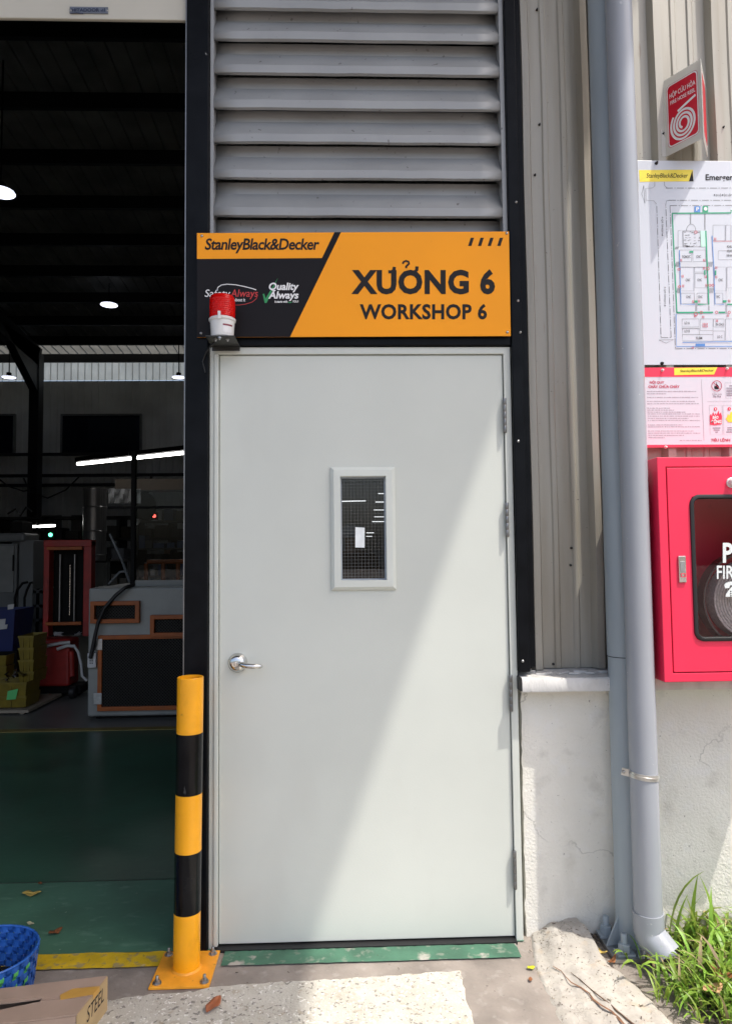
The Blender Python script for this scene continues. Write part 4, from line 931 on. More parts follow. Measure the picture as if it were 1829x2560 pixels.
BH = .104
B_ = atz(268, 2441, BH); C_ = atz(193, 2537, BH); A_ = atz(0, 2473, BH)
ex = (A_-B_).normalized(); ex.z = 0; ey = (C_-B_); wy = ey.length; ey.normalize()
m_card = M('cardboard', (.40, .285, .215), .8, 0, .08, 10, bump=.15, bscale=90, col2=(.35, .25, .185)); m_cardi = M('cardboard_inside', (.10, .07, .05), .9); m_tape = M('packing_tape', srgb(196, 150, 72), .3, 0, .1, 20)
m_cardk = M('cardboard_kraft', (.46, .33, .17), .8, 0, .1, 12, bump=.15, bscale=90)
bxo = thing('cardboard_box', 'brown cardboard box with torn slot and tape at the lower left corner', 'box', (B_+ex*.25+ey*wy/2)*1.0); bxo.location.z = 0
def bp(a, b, z): q = B_+ex*a+ey*b; return Vector((q.x, q.y, z))
LEN = .62
def panel(name, pts, mat, th=.004):
    return MB().add(pts, [tuple(range(len(pts)))]).build(name, mat, bxo, thick=th)
panel('end_panel', [bp(0, 0, .002), bp(0, wy, .002), bp(0, wy, BH), bp(0, 0, BH)], m_cardk)
panel('front_panel', [bp(0.003, wy, .002), bp(LEN, wy, .002), bp(LEN, wy, BH-.003), bp(.003, wy, BH-.003)], m_card)
panel('back_panel', [bp(0.003, 0, .002), bp(LEN, 0, .002), bp(LEN, 0, BH-.003), bp(.003, 0, BH-.003)], m_card)
panel('bottom_panel', [bp(.01, .01, .004), bp(LEN-.01, .01, .004), bp(LEN-.01, wy-.01, .004), bp(.01, wy-.01, .004)], m_cardi)
sl0, sl1 = wy*.44, wy*.60
j1 = [bp(0, 0, BH), bp(LEN, 0, BH), bp(LEN, sl0-.012, BH-.002)]
for k in range(13): j1.append(bp(LEN-(LEN-.145)*k/12, sl0-.006+random.uniform(-.002, .002)+.004*k/12, BH-.001))
j1 += [bp(.143, sl0+.012, BH), bp(.10, sl0+.013, BH), bp(.06, sl0+.02, BH), bp(0, sl0+.02, BH)]
panel('back_flap', j1, m_card)
j2 = [bp(0, wy, BH), bp(0, sl0+.022, BH), bp(.06, sl0+.022, BH), bp(.10, sl0+.015, BH), bp(.145, sl0+.016, BH)]
for k in range(1, 13): j2.append(bp(.145+(LEN-.145)*k/12, sl0+.024+.012*k/12+random.uniform(-.003, .003), BH-.003-.004*k/12))
j2.append(bp(LEN, wy, BH)); panel('front_flap', j2, m_card)
panel('packing_tape', [bp(-.0035, wy*.30, BH-.012), bp(-.003, wy*.30, BH+.0028), bp(.075, wy*.28, BH+.0028), bp(.098, wy*.42, BH+.003), bp(.083, wy*.56, BH+.0028), bp(-.003, wy*.52, BH+.0028), bp(-.0035, wy*.52, BH-.012)], m_tape, .0006)
eo = -ex*.003
lettering('marker_lettering', 'STEEL', [bp(0, wy*.72, BH*.86), bp(0, wy*.14, BH*.86), bp(0, wy*.14, BH*.46), bp(0, wy*.72, BH*.46)], m_ink, bxo, shear=.2, bold=0, off=eo)
m = MB()
for k in range(5): stroke(m, [bp(0, wy*(.95-.035*k), BH*.55), bp(0, wy*(.93-.035*k), BH*.25)], .002, .003, -ex)
m.build('print_mark', m_ink, bxo)['kind'] = 'stuff'

# ------------------------------------------------------------------ fallen leaves
def leaf(loc, ln, wd, rot, mat, label, curl=.3):
    m = MB(); n_ = 8
    for i in range(n_+1):
        s = i/n_; wv = wd*math.sin(math.pi*min(1, s*.96+.03))**.8*(1-.3*s); x = (s-.5)*ln; h = curl*ln*(s-.5)**2
        for t in (-1, -.5, 0, .5, 1): m.v.append((x, t*wv/2, .004+h+abs(t)*wv*.28*(.6+.4*math.sin(s*9))))
    for i in range(n_):
        for j in range(4): o = i*5+j; m.f.append((o, o+1, o+6, o+5))
    o = m.build('fallen_leaf', mat, None, 60, thick=.0005); o.location = loc; o.rotation_euler = (0, 0, rot)
    return tag(o, label, 'leaf', 'fallen leaves')
lf_y = M('leaf_yellow', srgb(205, 178, 92), .6, 0, .3, 60); lf_b = M('leaf_brown', srgb(140, 88, 52), .6, 0, .3, 60); lf_p = M('leaf_pale', srgb(200, 195, 160), .6, 0, .2, 60); lf_g = M('leaf_lime', srgb(190, 190, 40), .5, 0, .2, 60)
def lz(px, py, z=.0): p_ = atz(px, py, z); p_.z = z; return p_
leaf(lz(80, 2239, .004), .075, .045, .1, lf_y, 'yellow dry leaf farthest left on the green floor', .5)
leaf(lz(77, 2312, .004), .036, .02, -.4, lf_p, 'small pale leaf on the green floor above the basket')
leaf(lz(140, 2334, .004), .055, .038, .9, lf_b, 'brown curled leaf on the green floor right of the basket', .6)
leaf(lz(101, 2211, .004), .03, .02, 2.2, lf_b, 'tiny brown leaf on the floor joint behind the yellow leaf')
leaf(lz(535, 2515, .006), .085, .045, 1.25, M('leaf_rust', srgb(158, 92, 58), .5, 0, .2, 40), 'rust brown leaf on the pale concrete in front of the bollard', .15)
leaf(lz(1327, 2423, .001), .03, .022, .3, lf_g, 'tiny lime yellow leaf at the foot of the concrete kerb')
leaf(lz(1325, 2452, .001), .024, .016, 1.3, lf_b, 'tiny dark brown leaf below the lime leaf by the kerb')
leaf(Vector((1.355, -.115, .012)), .06, .03, 2.1, lf_y, 'curled yellow brown leaf beside the post base plate', 1.2)
leaf(Vector((1.375, -.17, .012)), .06, .022, .8, lf_b, 'brown curled leaf in front of the post base plate', .9)
leaf(Vector((1.66, -.34, .06)), .10, .05, 1.9, lf_b, 'dry brown leaf caught in the grass below the outlet', .5)
leaf(Vector((1.60, -.40, .05)), .08, .05, .4, M('leaf_tan', srgb(190, 150, 110), .7, 0, .2, 40), 'tan dry leaf in the grass in front of the outlet', .5)
# twig / timber strip lying in the crack of the kerb, and litter
m = MB(); pts = []
for k in range(9):
    t = k/8; x, y = 1.215+(1.34-1.215)*t, -.235+(-.56+.235)*t; pts.append((x+.002*math.sin(k*2), y, kerb_h(x, y)+.003))
m.tube(pts, [.001+.0018*min(1, k/5) for k in range(9)], 7)
tag(m.build('wood_strip', M('old_timber', (.16, .10, .065), .9, 0, .3, 60)), 'thin weathered wood strip lying along the concrete kerb', 'stick')
ck = MB(); pts = []
for k in range(15):
    t = k/14; x, y = 1.17+(1.345-1.17)*t+.006*math.sin(k*1.7), -.19+(-.62+.19)*t; pts.append((x, y))
for i in range(14):
    (xa, ya), (xb, yb) = pts[i], pts[i+1]; wa, wb_ = .001+.006*min(1, i/8)*(1+.3*math.sin(i*2.3)), .001+.006*min(1, (i+1)/8)*(1+.3*math.sin((i+1)*2.3))
    f_ = lambda x, y: (x, y, kerb_h(x, y)+.0052)
    ck.add([f_(xa, ya), f_(xb, yb), f_(xb-wb_, yb-.004), f_(xa-wa, ya-.004)], [(0, 1, 2, 3)])
struct(ck.build('kerb_crack', M('rusty_dirt', (.20, .10, .055), .9, 0, .4, 50, bump=.6)))
lt_ = MB()
for k in range(330):
    if k < 300: x, y = random.uniform(1.12, 1.5), random.uniform(-.6, .02)
    else: x, y = random.uniform(-.1, 1.1), random.uniform(-.45, -.03)
    a_, b_ = kerb_edge(y); z = (kerb_h(x, y)+.003) if a_ < x < b_ else .006
    s = random.uniform(.0008, .0028)*(1 if random.random() < .9 else 2); t = random.uniform(0, 6.3); e = random.uniform(1, 3.5)*s
    lt_.bar((x, y, z), (x+e*math.cos(t), y+e*math.sin(t), z+random.uniform(0, .002)), s*.7, s*.4)
for k in range(130):
    x, y = random.gauss(1.40, .07), .03-abs(random.gauss(0, .035)); s = random.uniform(.002, .006)
    if not 1.345 < x < 1.62: continue
    a_, b_ = kerb_edge(y); z = (kerb_h(x, y)+.002) if a_ < x < b_ else .004
    t = random.uniform(0, 6.3); lt_.bar((x, y, z), (x+s*2*math.cos(t), y+s*2*math.sin(t), z+.003), s, s*.7)
stuff(tag(lt_.build('ground_litter', M('litter', (.16, .13, .10), .9, 0, .5, 90, island=.6)), 'small dark crumbs and twigs scattered on the concrete', 'litter'))

# ------------------------------------------------------------------ grass
def blade(mb, x, y, z, ln, wd, ang, bend, lean0=.15):
    d = Vector((math.cos(ang), math.sin(ang), 0)); sd = Vector((-d.y, d.x, 0)); p_ = Vector((x, y, z)); n_ = 6; th = math.radians(90)-lean0; o = len(mb.v)
    tw = random.uniform(-.5, .5)
    for i in range(n_+1):
        s = i/n_; wv = wd*(1-s**2.2)*(.55+.45*min(1, s*5))+.0004
        a_ = sd*math.cos(tw*s)+Vector((0, 0, 1))*math.sin(tw*s)
        mb.v += [tuple(p_-a_*wv/2), tuple(p_+Vector((0, 0, -wv*.12))), tuple(p_+a_*wv/2)]
        p_ = p_+(d*math.cos(th)+Vector((0, 0, math.sin(th))))*(ln/n_); th -= bend/n_*(.5+s)
        if p_.z < .012: p_.z = .012; th = max(th, 0.05)
    for i in range(n_):
        for j in range(2): q = o+i*3+j; mb.f.append((q, q+1, q+4, q+3))
g = MB(); dg_ = MB()
for k in range(5200):
    x = random.uniform(1.40, 2.4); y = random.uniform(-.95, .0)
    left = 1.60 if y > -.14 else 1.455+.03*math.sin(y*19)+.02*math.sin(y*53)
    if y < -.34: left += (-.34-y)*.42
    if x < left or random.random() > min(1, .3+(x-left)*6): continue
    if math.hypot(x-1.56, y+.19) < .07: continue
    big = random.random() < .30 and x > left+.06
    ln = random.uniform(.09, .19) if big else random.uniform(.05, .13)
    if y < -.45: ln *= .8
    tgt = dg_ if random.random() < .10 else g
    blade(tgt, x, y, .015, ln, random.uniform(.010, .017) if big else random.uniform(.005, .012), random.uniform(0, 6.283), random.uniform(.9, 2.8), random.uniform(.1, .9))
for (x, y, ln, an, bd_, ww) in ((1.60, -.03, .34, 2.4, .5, .012), (1.64, -.02, .40, -.2, .9, .013), (1.72, -.02, .30, .6, .35, .012), (1.585, -.04, .26, 1.9, .3, .012), (1.66, -.08, .30, -.5, .6, .012), (1.75, -.1, .28, 1.0, .5, .011), (1.62, -.1, .27, .2, .5, .011), (1.70, -.12, .26, 2.2, .3, .011), (1.8, -.05, .30, 2.0, .5, .012), (1.84, -.12, .30, .4, .6, .012), (1.43, -.27, .2, 3.6, 2.4, .012), (1.5, -.3, .22, 3.3, 2.6, .012)):
    blade(g, x, y, .02, ln*.68, ww*1.5, an, bd_*1.3, .15)
stuff(tag(g.build('grass', m_grass, None, 70, fix=False), 'green broad bladed grass growing at the wall foot', 'grass'))
stuff(tag(dg_.build('dry_grass', m_dryg, None, 70, fix=False), 'dry straw coloured blades among the green grass', 'grass'))
#INTERIOR
# ------------------------------------------------------------------ inside the hall
m_mach = M('machine_grey', (.27, .28, .265), .45, 0, .15, 3)
m_org = M('guard_orange', srgb(158, 80, 22), .5, 0, .15, 10)
m_mdark = M('machine_dark', (.006, .006, .006), .7, spec=.15)
m_mesh_ = M('guard_mesh', (.02, .018, .014), .6, .0)
m_tubeE = M('lit_tube', (.9, .9, .9), .4, emit=(1, .98, .95), es=6)
m_lampE = M('lit_lamp', (.8, .8, .8), .4, emit=(.78, .82, 1), es=1.8)
m_redm = M('stacker_red', srgb(150, 34, 28), .5, 0, .25, 8); m_crate = M('crate_yellow', srgb(118, 102, 24), .5, 0, .2, 12); m_plast = M('white_plastic', (.5, .5, .5), .4)
m_steelg = M('cabinet_grey', (.14, .15, .155), .5, 0, .15, 3)
YM = atz(300, 1800, 0).y
def X(px, Y, py=1500): return at(px, py, Y).x
def Z(py, Y, px=250): return at(px, py, Y).z
mc = thing('machine_cabinet', 'pale grey machine housing with orange framed mesh guards inside the hall', 'machine', (X(340, YM), YM, 0))
mx0, mx1, mz = X(220, YM, 1600), X(620, YM), Z(1470, YM)
MB().box(mx0, YM, .03, mx1, YM+1.1, mz).build('housing', m_mach, mc, bevel=.02, seg=3)
MB().box(mx0+.06, YM+.05, .005, mx1, YM+1.0, .03).build('plinth', m_mdark, mc)
def guard(px0, py0, px1, py1, bw, dep):
    a, b = at(px0, py0, YM), at(px1, py1, YM); g_ = MB().hole(a.x, b.z, b.x, a.z, a.x+bw, b.z+bw, b.x-bw, a.z-bw, YM-dep, YM-.001).build('guard_frame', m_org, mc, bevel=.003)
    MB().box(a.x+bw*.9, YM-.004, b.z+bw*.9, b.x-bw*.9, YM-.0005, a.z-bw*.9).build('guard_back', m_mdark, g_)
    m = MB(); w_, h_ = b.x-a.x-2*bw, a.z-b.z-2*bw; x0, z0 = a.x+bw, b.z+bw; st = .026; k = -h_
    while k < w_:
        for sgn in (1, -1):
            xa, xb = max(0, k), min(w_, k+h_)
            if sgn > 0: pa, pb = (xa, xa-k), (xb, xb-k)
            else: pa, pb = (xa, h_-(xa-k)), (xb, h_-(xb-k))
            m.bar((x0+pa[0], YM-.012, z0+pa[1]), (x0+pb[0], YM-.012, z0+pb[1]), .004, .004)
        k += st
    stuff(m.build('guard_mesh', m_mesh_, g_))
    return a, b
guard(231, 1503, 352, 1556, .035, .05); guard(379, 1537, 520, 1589, .035, .05); a, b = guard(248, 1588, 560, 1771, .035, .03)
for py in (1610, 1745): MB().box(a.x-.03, YM-.035, Z(py+14, YM), a.x+.04, YM-.0305, Z(py-14, YM)).build('guard_hinge', m_zinc, mc, bevel=.002)
sk = MB().box(X(219, YM-.05, 1640), YM-.05, Z(1667, YM), X(240, YM-.05, 1640), YM-.002, Z(1630, YM)).build('socket_outlet', m_plast, mc, bevel=.004)
for (px, py) in ((226, 1652), (231, 1652), (226, 1658), (231, 1658)):
    p_ = at(px, py, YM-.0505); MB().box(p_.x-.004, YM-.0512, p_.z-.006, p_.x+.004, YM-.0505, p_.z+.006).build('socket_hole', m_mdark, sk)
m = MB(); m.tube([at(q[0], q[1], YM-.07+.12*(i == 0)) for i, q in enumerate([(335, 1462), (312, 1470), (290, 1488), (262, 1520), (246, 1555), (238, 1590), (231, 1625), (226, 1646)])], .016, 8); m.build('cable', m_blackr, mc, 60)
pst = MB().box(X(327, YM+.3, 1300), YM+.3, mz, X(337, YM+.3, 1300), YM+.36, Z(1128, YM+.3)).build('enclosure_post', m_mdark, mc)
MB().box(X(337, YM+.3, 1300), YM+.32, mz, mx1, YM+.36, mz+.05).build('ledge', m_mach, mc)
MB().box(X(338, YM+.3, 1300), YM+.33, mz+.05, mx1, YM+.336, Z(1225, YM+.3)).build('glass_screen', glass('screen_glass', (.8, .83, .84), .02, .3), mc)
MB().box(X(268, YM+.3, 1300), YM+.31, Z(1272, YM+.3), mx1, YM+.345, Z(1266, YM+.3)).build('enclosure_rail', m_mdark, mc)
m = MB(); m.tube([at(275, 1335, YM+.5), at(305, 1400, YM+.5), at(324, 1455, YM+.3)], .012, 8); m.tube([at(272, 1460, YM+.5), at(300, 1430, YM+.5), at(318, 1428, YM+.5)], .012, 8); m.build('support_arm', m_steelg, mc, 50)
# tube lights
m_tubeF = M('far_tube', (.9, .9, .9), .4, emit=(1, .98, .95), es=1.6)
def tubelight(pa, pb, label, body=True, r_=.022, group='lit tube lights in the hall'):
    pa, pb = Vector(pa), Vector(pb); t = thing('tube_light', label, 'light', (pa+pb)/2, group)
    MB().tube([pa, pb], r_, 10).build('tube', m_tubeE if body else m_tubeF, t, 50)
    if body: MB().bar(pa+Vector((0, .02, r_+.04)), pb+Vector((0, .02, r_+.04)), .12, .06).build('fixture', m_mdark, t)
    return t
A1, B1 = at(195, 1160, 8.0), at(480, 1130, 6.7); mid = A1.lerp(B1, .50)
tubelight(A1, mid, 'long lit tube light above the machine, left of its dark post')
tubelight(mid.lerp(B1, .02), B1, 'long lit tube light above the machine, right of its dark post')
tubelight(at(47, 1318, 8), at(93, 1316, 8), 'small lit tube light above the red stacker, left of two', r_=.016)
tubelight(at(98, 1316, 8), at(138, 1314, 8), 'small lit tube light above the red stacker, right of two', r_=.016)
wl_ = ['nearest long tube light seen through the door window, at its left edge', 'topmost tube light seen at the right of the door window', 'second tube light from top at the right of the door window', 'third tube light from top at the right of the door window', 'fourth tube light from top at the right of the door window', 'fifth tube light from top at the right of the door window', 'upper short tube light right of the white sticker in the window', 'lower short tube light right of the white sticker in the window']
for lab, (xa, xb, py, Y) in zip(wl_, ((830, 914, 1254, 7), (945, 990, 1234, 8), (938, 990, 1255, 9), (934, 990, 1275, 10), (935, 990, 1292, 11.5), (930, 990, 1304, 13), (908, 934, 1332, 15), (908, 930, 1341, 16))):
    tubelight(at(xa, py, Y), at(xb, py-(2 if Y == 7 else 0), Y), lab, r_=.004+.00034*Y, body=False)
# high-bay lamps
def bay(px, py, Y, rad, label):
    c = at(px, py, Y); t = thing('high_bay_lamp', label, 'lamp', c, 'high bay lamps under the roof'); z = c.z
    MB().lathe([(0, z+rad*.75), (rad*.28, z+rad*.75), (rad*.33, z+rad*.7), (rad*.33, z+rad*.38), (rad*.42, z+rad*.34), (rad*.98, z+.01), (rad, z), (rad*.97, z+.006), (rad*.4, z+rad*.26), (0, z+rad*.28)], (c.x, c.y, 0), 28).build('reflector', m_mdark, t, 40)
    MB().lathe([(0, z+.012), (rad*.93, z+.012), (rad*.93, z+.02), (0, z+.02)], (c.x, c.y, 0), 28).build('lamp_face', m_lampE, t)
    MB().tube([(c.x, c.y, z+rad*.7), (c.x, c.y, roofz(c.y)-.05)], .012, 6).build('hanger', m_mdark, t)
bay(273, 764, 12.8, .20, 'glowing high bay lamp hanging in the middle of the dark roof')
bay(23, 945, 15.8, .19, 'glowing high bay lamp left of the far column')
bay(447, 945, 15.8, .19, 'glowing high bay lamp beside the black door column')
bay(2, 484, 6.6, .20, 'bright high bay lamp cut by the left picture edge')
# ventilation duct
c = at(237, 1310, 7.0); du = thing('ventilation_duct', 'silvery vertical duct behind the machine housing', 'duct', (c.x, 7, 1.2))
m_duct = M('duct_foil', (.20, .20, .20), .3, .6, .2, 8, stretch=(6, 6, .3))
MB().lathe([(.15, Z(1402, 7.0)), (.15, Z(1228, 7.0)), (.155, Z(1226, 7.0)), (.155, Z(1222, 7.0)), (0, Z(1222, 7.0))], (c.x, 7.0, 0), 28).build('duct_tube', m_duct, du, 40)
for k in (1270, 1330, 1390): MB().lathe([(.151, Z(k, 7.0)), (.156, Z(k, 7.0)+.01), (.151, Z(k, 7.0)+.02)], (c.x, 7.0, 0), 28).build('duct_band', m_duct, du, 40)
# red stacker
YS = 4.7
st_ = thing('pallet_stacker', 'red and orange lifting stacker standing left of the machine', 'stacker', (X(165, YS), YS, 0))
for (pa, pb) in ((108, 122), (208, 228)): MB().box(X(pa, YS), YS, Z(1590, YS), X(pb, YS), YS+.12, Z(1352, YS)).build('mast', m_redm, st_, bevel=.006)
MB().box(X(108, YS), YS-.01, Z(1366, YS), X(228, YS), YS+.13, Z(1349, YS)).build('mast_head', m_redm, st_, bevel=.006)
for (pa, pb) in ((1366, 1374), (1553, 1561)): MB().box(X(119, YS), YS-.04, Z(pb, YS), X(207, YS), YS-.005, Z(pa, YS)).build('crossbar', m_org, st_, bevel=.004)
MB().box(X(122, YS), YS+.13, Z(1590, YS), X(208, YS), YS+.2, Z(1370, YS)).build('mast_guard', m_mdark, st_)
m = MB()
for k in range(32): z = Z(1412, YS)-.016*k; m.lathe([(0, z), (.007, z), (.007, z-.011), (0, z-.011)], (X(169, YS), YS+.06, 0), 8)
stuff(m.build('lift_chain', m_chrome, st_))
for px in (141, 178): MB().tube([(X(px, YS), YS+.09, Z(1555, YS)), (X(px, YS), YS+.09, Z(1385, YS))], .012, 8).build('piston', m_hinge, st_, 50)
MB().box(X(86, YS), YS-.16, Z(1708, YS), X(192, YS), YS+.1, Z(1592, YS)).build('power_box', m_redm, st_, bevel=.03, seg=3)
MB().box(X(95, YS), YS-.1, .03, X(215, YS), YS+.15, Z(1708, YS)-.001).build('chassis', m_mdark, st_, bevel=.02)
for px in (108, 200): MB().lathe([(0, -.03), (.05, -.03), (.06, -.02), (.06, .02), (.05, .03), (0, .03)], (X(px, YS), YS-.15, .062), 20, 'X').build('wheel', m_blackr, st_, 40)
m = MB(); m.tube([at(118, 1615, YS-.22), at(150, 1608, YS-.22), at(176, 1606, YS-.2)], .016, 8); m.tube([at(143, 1623, YS-.22), at(170, 1614, YS-.2), at(184, 1616, YS-.2)], .016, 8); m.build('tiller_handle', m_plast, st_, 50)
m = MB(); m.tube([at(*q, YS-.2) for q in ((184, 1612), (196, 1630), (203, 1660), (206, 1690), (218, 1702))], .014, 8); m.build('hose', m_plast, st_, 50)
MB().tube([at(178, 1628, YS-.2), at(180, 1690, YS-.2)], .03, 10).build('cylinder', m_redm, st_, 50)
MB().prism([(at(138, 1730, YS).x, Z(1765, YS)), (at(150, 1730, YS).x, Z(1768, YS)), (at(158, 1730, YS).x, Z(1755, YS)), (at(158, 1730, YS).x, Z(1730, YS)), (at(138, 1730, YS).x, Z(1726, YS))], YS-.15, YS-.13).build('foot_guard', m_org, st_)
# crates on a pallet
YC = 3.9
pa_ = thing('pallet', 'pale wooden pallet under the yellow crates', 'pallet', (X(20, YC), YC, 0)); m_wood = M('pallet_wood', (.30, .26, .20), .8, 0, .2, 10)
MB().box(X(-160, YC), YC-.05, Z(1776, YC), X(82, YC), YC+.7, Z(1769, YC)).build('pallet_deck', m_wood, pa_)
for px in (-150, -40, 60): MB().box(X(px, YC), YC-.04, .005, X(px+10, YC), YC+.68, Z(1776, YC)-.001).build('pallet_leg', m_wood, pa_)
def crate(px0, px1, py0, py1, Y, label):
    a, b = at(px0, py0, Y), at(px1, py1, Y); t = thing('crate', label, 'crate', (a.x, Y, b.z), 'yellow plastic crates on the pallet'); tp = .012
    MB().rings([(a.x+tp, b.z, b.x-tp, b.z, Y+.3)]+[], False)
    m = MB(); x0, x1, z0, z1 = a.x, b.x, b.z, a.z; y0, y1 = Y, Y+.3
    m.add([(x0+tp, y0+tp, z0), (x1-tp, y0+tp, z0), (x1-tp, y1-tp, z0), (x0+tp, y1-tp, z0), (x0, y0, z1), (x1, y0, z1), (x1, y1, z1), (x0, y1, z1)], [(0, 3, 2, 1), (0, 1, 5, 4), (1, 2, 6, 5), (2, 3, 7, 6), (3, 0, 4, 7)])
    m.build('crate_body', m_crate, t, thick=.006)
    m = MB(); m.box(x0-.004, y0-.006, z1-.016, x1+.004, y0, z1+.001); m.build('crate_rim', m_crate, t)
    for k in (.3, .7): MB().box(x0+(x1-x0)*k-.004, y0-.003, z0+.004, x0+(x1-x0)*k+.004, y0+.012, z1-.017).build('crate_rib', m_crate, t)
YK = YC+.12
names = ['topmost', 'second from the top', 'third from the top', 'lowest']
for k in range(4): crate(47, 84, 1590+30*k, 1619+30*k, YK, 'yellow crate in the tall stack beside the red stacker, %s' % names[k])
crate(-60, 66, 1742, 1768, YC, 'wide yellow crate at the bottom front of the pallet'); crate(-60, 66, 1708, 1741, YC, 'wide yellow crate under the clear plastic bags')
crate(-60, 16, 1640, 1665, YC+.35, 'yellow crate at the left picture edge, upper one'); crate(-60, 16, 1667, 1700, YC+.35, 'yellow crate at the left picture edge, lower one')
m = MB()
for k in range(26):
    c = Vector((X(random.uniform(5, 60), YC), YC+random.uniform(.0, .22), Z(1704, YC)+random.uniform(0, .07))); d = [Vector((random.uniform(-.06, .06), random.uniform(-.05, .05), random.uniform(-.03, .05))) for _ in range(3)]
    m.add([c, c+d[0], c+d[0]+d[1]*.6, c+d[2]], [(0, 1, 2, 3)])
tag(m.build('plastic_bag', glass('bag_film', (.8, .8, .8), .25, 4.0), None), 'crumpled clear plastic bags on the wide yellow crate', 'bags')
q = [at(20, 1728, YC-.012), at(46, 1722, YC-.012), at(40, 1748, YC-.012), at(17, 1750, YC-.012)]
tag(MB().add([q[0], q[1], q[2], q[3]], [(0, 1, 2, 3)]).build('paper_tag', M('green_paper', srgb(90, 190, 110), .6), None, thick=.001), 'green paper tag stuck on the front yellow crate', 'tag')
# left background: grey cabinets, blue bin, trolley
YG = 5.6
gc = thing('tool_cabinet', 'grey steel cabinets at the left edge of the hall', 'cabinet', (X(20, YG), YG, 0))
MB().box(X(-120, YG), YG, .01, X(41, YG), YG+.5, Z(1357, YG)).build('cabinet_body', m_steelg, gc, bevel=.01)
MB().box(X(-118, YG), YG-.02, Z(1478, YG), X(35, YG), YG-.001, Z(1362, YG)).build('cabinet_door', M('cabinet_grey_light', (.21, .22, .22), .5), gc, bevel=.004)
MB().box(X(42, YG), YG+.04, .01, X(78, YG), YG+.5, Z(1348, YG)).build('cabinet_side_unit', m_steelg, gc, bevel=.01)
MB().box(X(33, YG), YG-.03, Z(1425, YG), X(36, YG), YG-.02, Z(1385, YG)).build('cabinet_handle', m_mdark, gc)
ub = thing('extractor_hood', 'dark rounded extractor unit on top of the grey cabinets', 'hood', (X(20, YG), YG, Z(1357, YG)))
MB().box(X(-100, YG), YG+.0, Z(1352, YG), X(60, YG), YG+.4, Z(1330, YG)).build('hood_body', m_steelg, ub, bevel=.03, seg=3); MB().box(X(12, YG), YG+.1, Z(1329, YG), X(42, YG), YG+.4, Z(1300, YG)).build('hood_motor', m_mdark, ub, bevel=.01)
YB = 4.4
bb = thing('blue_bin', 'dark blue plastic bin with papers at the left edge', 'bin', (X(10, YB), YB, 0)); m_bin = M('bin_blue', (.012, .022, .11), .4)
zb0, zb1 = Z(1625, YB), Z(1522, YB); xa, xb = X(-70, YB), X(38, YB)
MB().add([(xa+.03, YB+.03, zb0), (xb-.03, YB+.03, zb0), (xb-.03, YB+.4, zb0), (xa+.03, YB+.4, zb0), (xa, YB, zb1), (xb, YB, zb1), (xb, YB+.43, zb1), (xa, YB+.43, zb1)], [(0, 3, 2, 1), (0, 1, 5, 4), (1, 2, 6, 5), (2, 3, 7, 6), (3, 0, 4, 7)]).build('bin_body', m_bin, bb, thick=.006)
MB().box(X(-70, YB), YB+.02, .01, X(42, YB), YB+.42, zb0-.002).build('bin_stand', m_mdark, bb)
for (x0, y0, x1, y1) in ((-10, 1547, 15, 1562), (0, 1561, 20, 1572), (20, 1510, 36, 1522)): MB().add([at(x0, y0+2, YB-.006), at(x1, y0, YB-.006), at(x1-2, y1, YB-.006), at(x0, y1+2, YB-.006)], [(0, 1, 2, 3)]).build('paper', m_plast, bb, thick=.001)
YT = 4.9
tr = thing('hand_trolley', 'black tubular hand trolley between the grey cabinets and the stacker', 'trolley', (X(52, YT), YT, 0))
for dx in (0, 24):
    m = MB(); m.tube([at(38+dx, 1640, YT), at(38+dx, 1495, YT), at(44+dx, 1475, YT), at(57+dx*.8, 1458, YT), at(70+dx*.5, 1456, YT)], .013, 8); m.build('trolley_tube', m_mdark, tr, 50)
MB().box(X(38, YT), YT-.01, Z(1538, YT), X(62, YT), YT+.01, Z(1534, YT)).build('trolley_bar', m_mdark, tr); MB().box(X(30, YT), YT-.1, .02, X(70, YT), YT+.4, .06).build('trolley_deck', m_mdark, tr)
MB().box(X(36, YT), YT-.02, .06, X(66, YT), YT+.02, Z(1639, YT)).build('trolley_back', m_mdark, tr)
# railing, fan, tray, film
YR = 6.2
rl_ = thing('guard_rail', 'orange tubular guard rail behind the machine glass', 'railing', (X(420, YR), YR, 0))
zt = Z(1406, YR); MB().tube([(X(368, YR), YR, zt), (X(560, YR), YR, zt)], .028, 10).build('top_rail', m_org, rl_, 50)
for px in (365, 408, 445, 500): MB().tube([(X(px, YR), YR, .005), (X(px, YR), YR, zt-.02)], .026, 10).build('rail_post', m_org, rl_, 50)
YF = 9.0
fnn = thing('wall_fan', 'black round fan hanging above the glass screen', 'fan', at(362, 1265, YF)); c = at(362, 1265, YF)
m = MB(); m.lathe([(0, -.04), (.10, -.04), (.2, -.03), (.23, 0), (.2, .03), (0, .05)], (0, 0, 0), 28, 'Y'); rot = Matrix.Rotation(.9, 3, 'Z'); m.v = [tuple(c+rot@Vector(v)) for v in m.v]; m.build('fan_head', m_mdark, fnn, 50)
MB().tube([c, c+Vector((.05, .2, .5))], .02, 8).build('fan_arm', m_mdark, fnn, 50)
ct = thing('cable_tray', 'tan boxed tray running overhead behind the machine', 'tray', at(380, 1212, 8.6)); m_tan = M('tray_tan', (.06, .045, .03), .6)
MB().box(X(285, 8.6), 8.6, Z(1226, 8.6), X(560, 8.6), 9.0, Z(1198, 8.6)).build('tray_body', m_tan, ct); MB().box(X(285, 8.6), 8.58, Z(1227, 8.6), X(560, 8.6), 8.6, Z(1223, 8.6)).build('tray_lip', m_tan, ct)
m = MB(); nn_ = 18
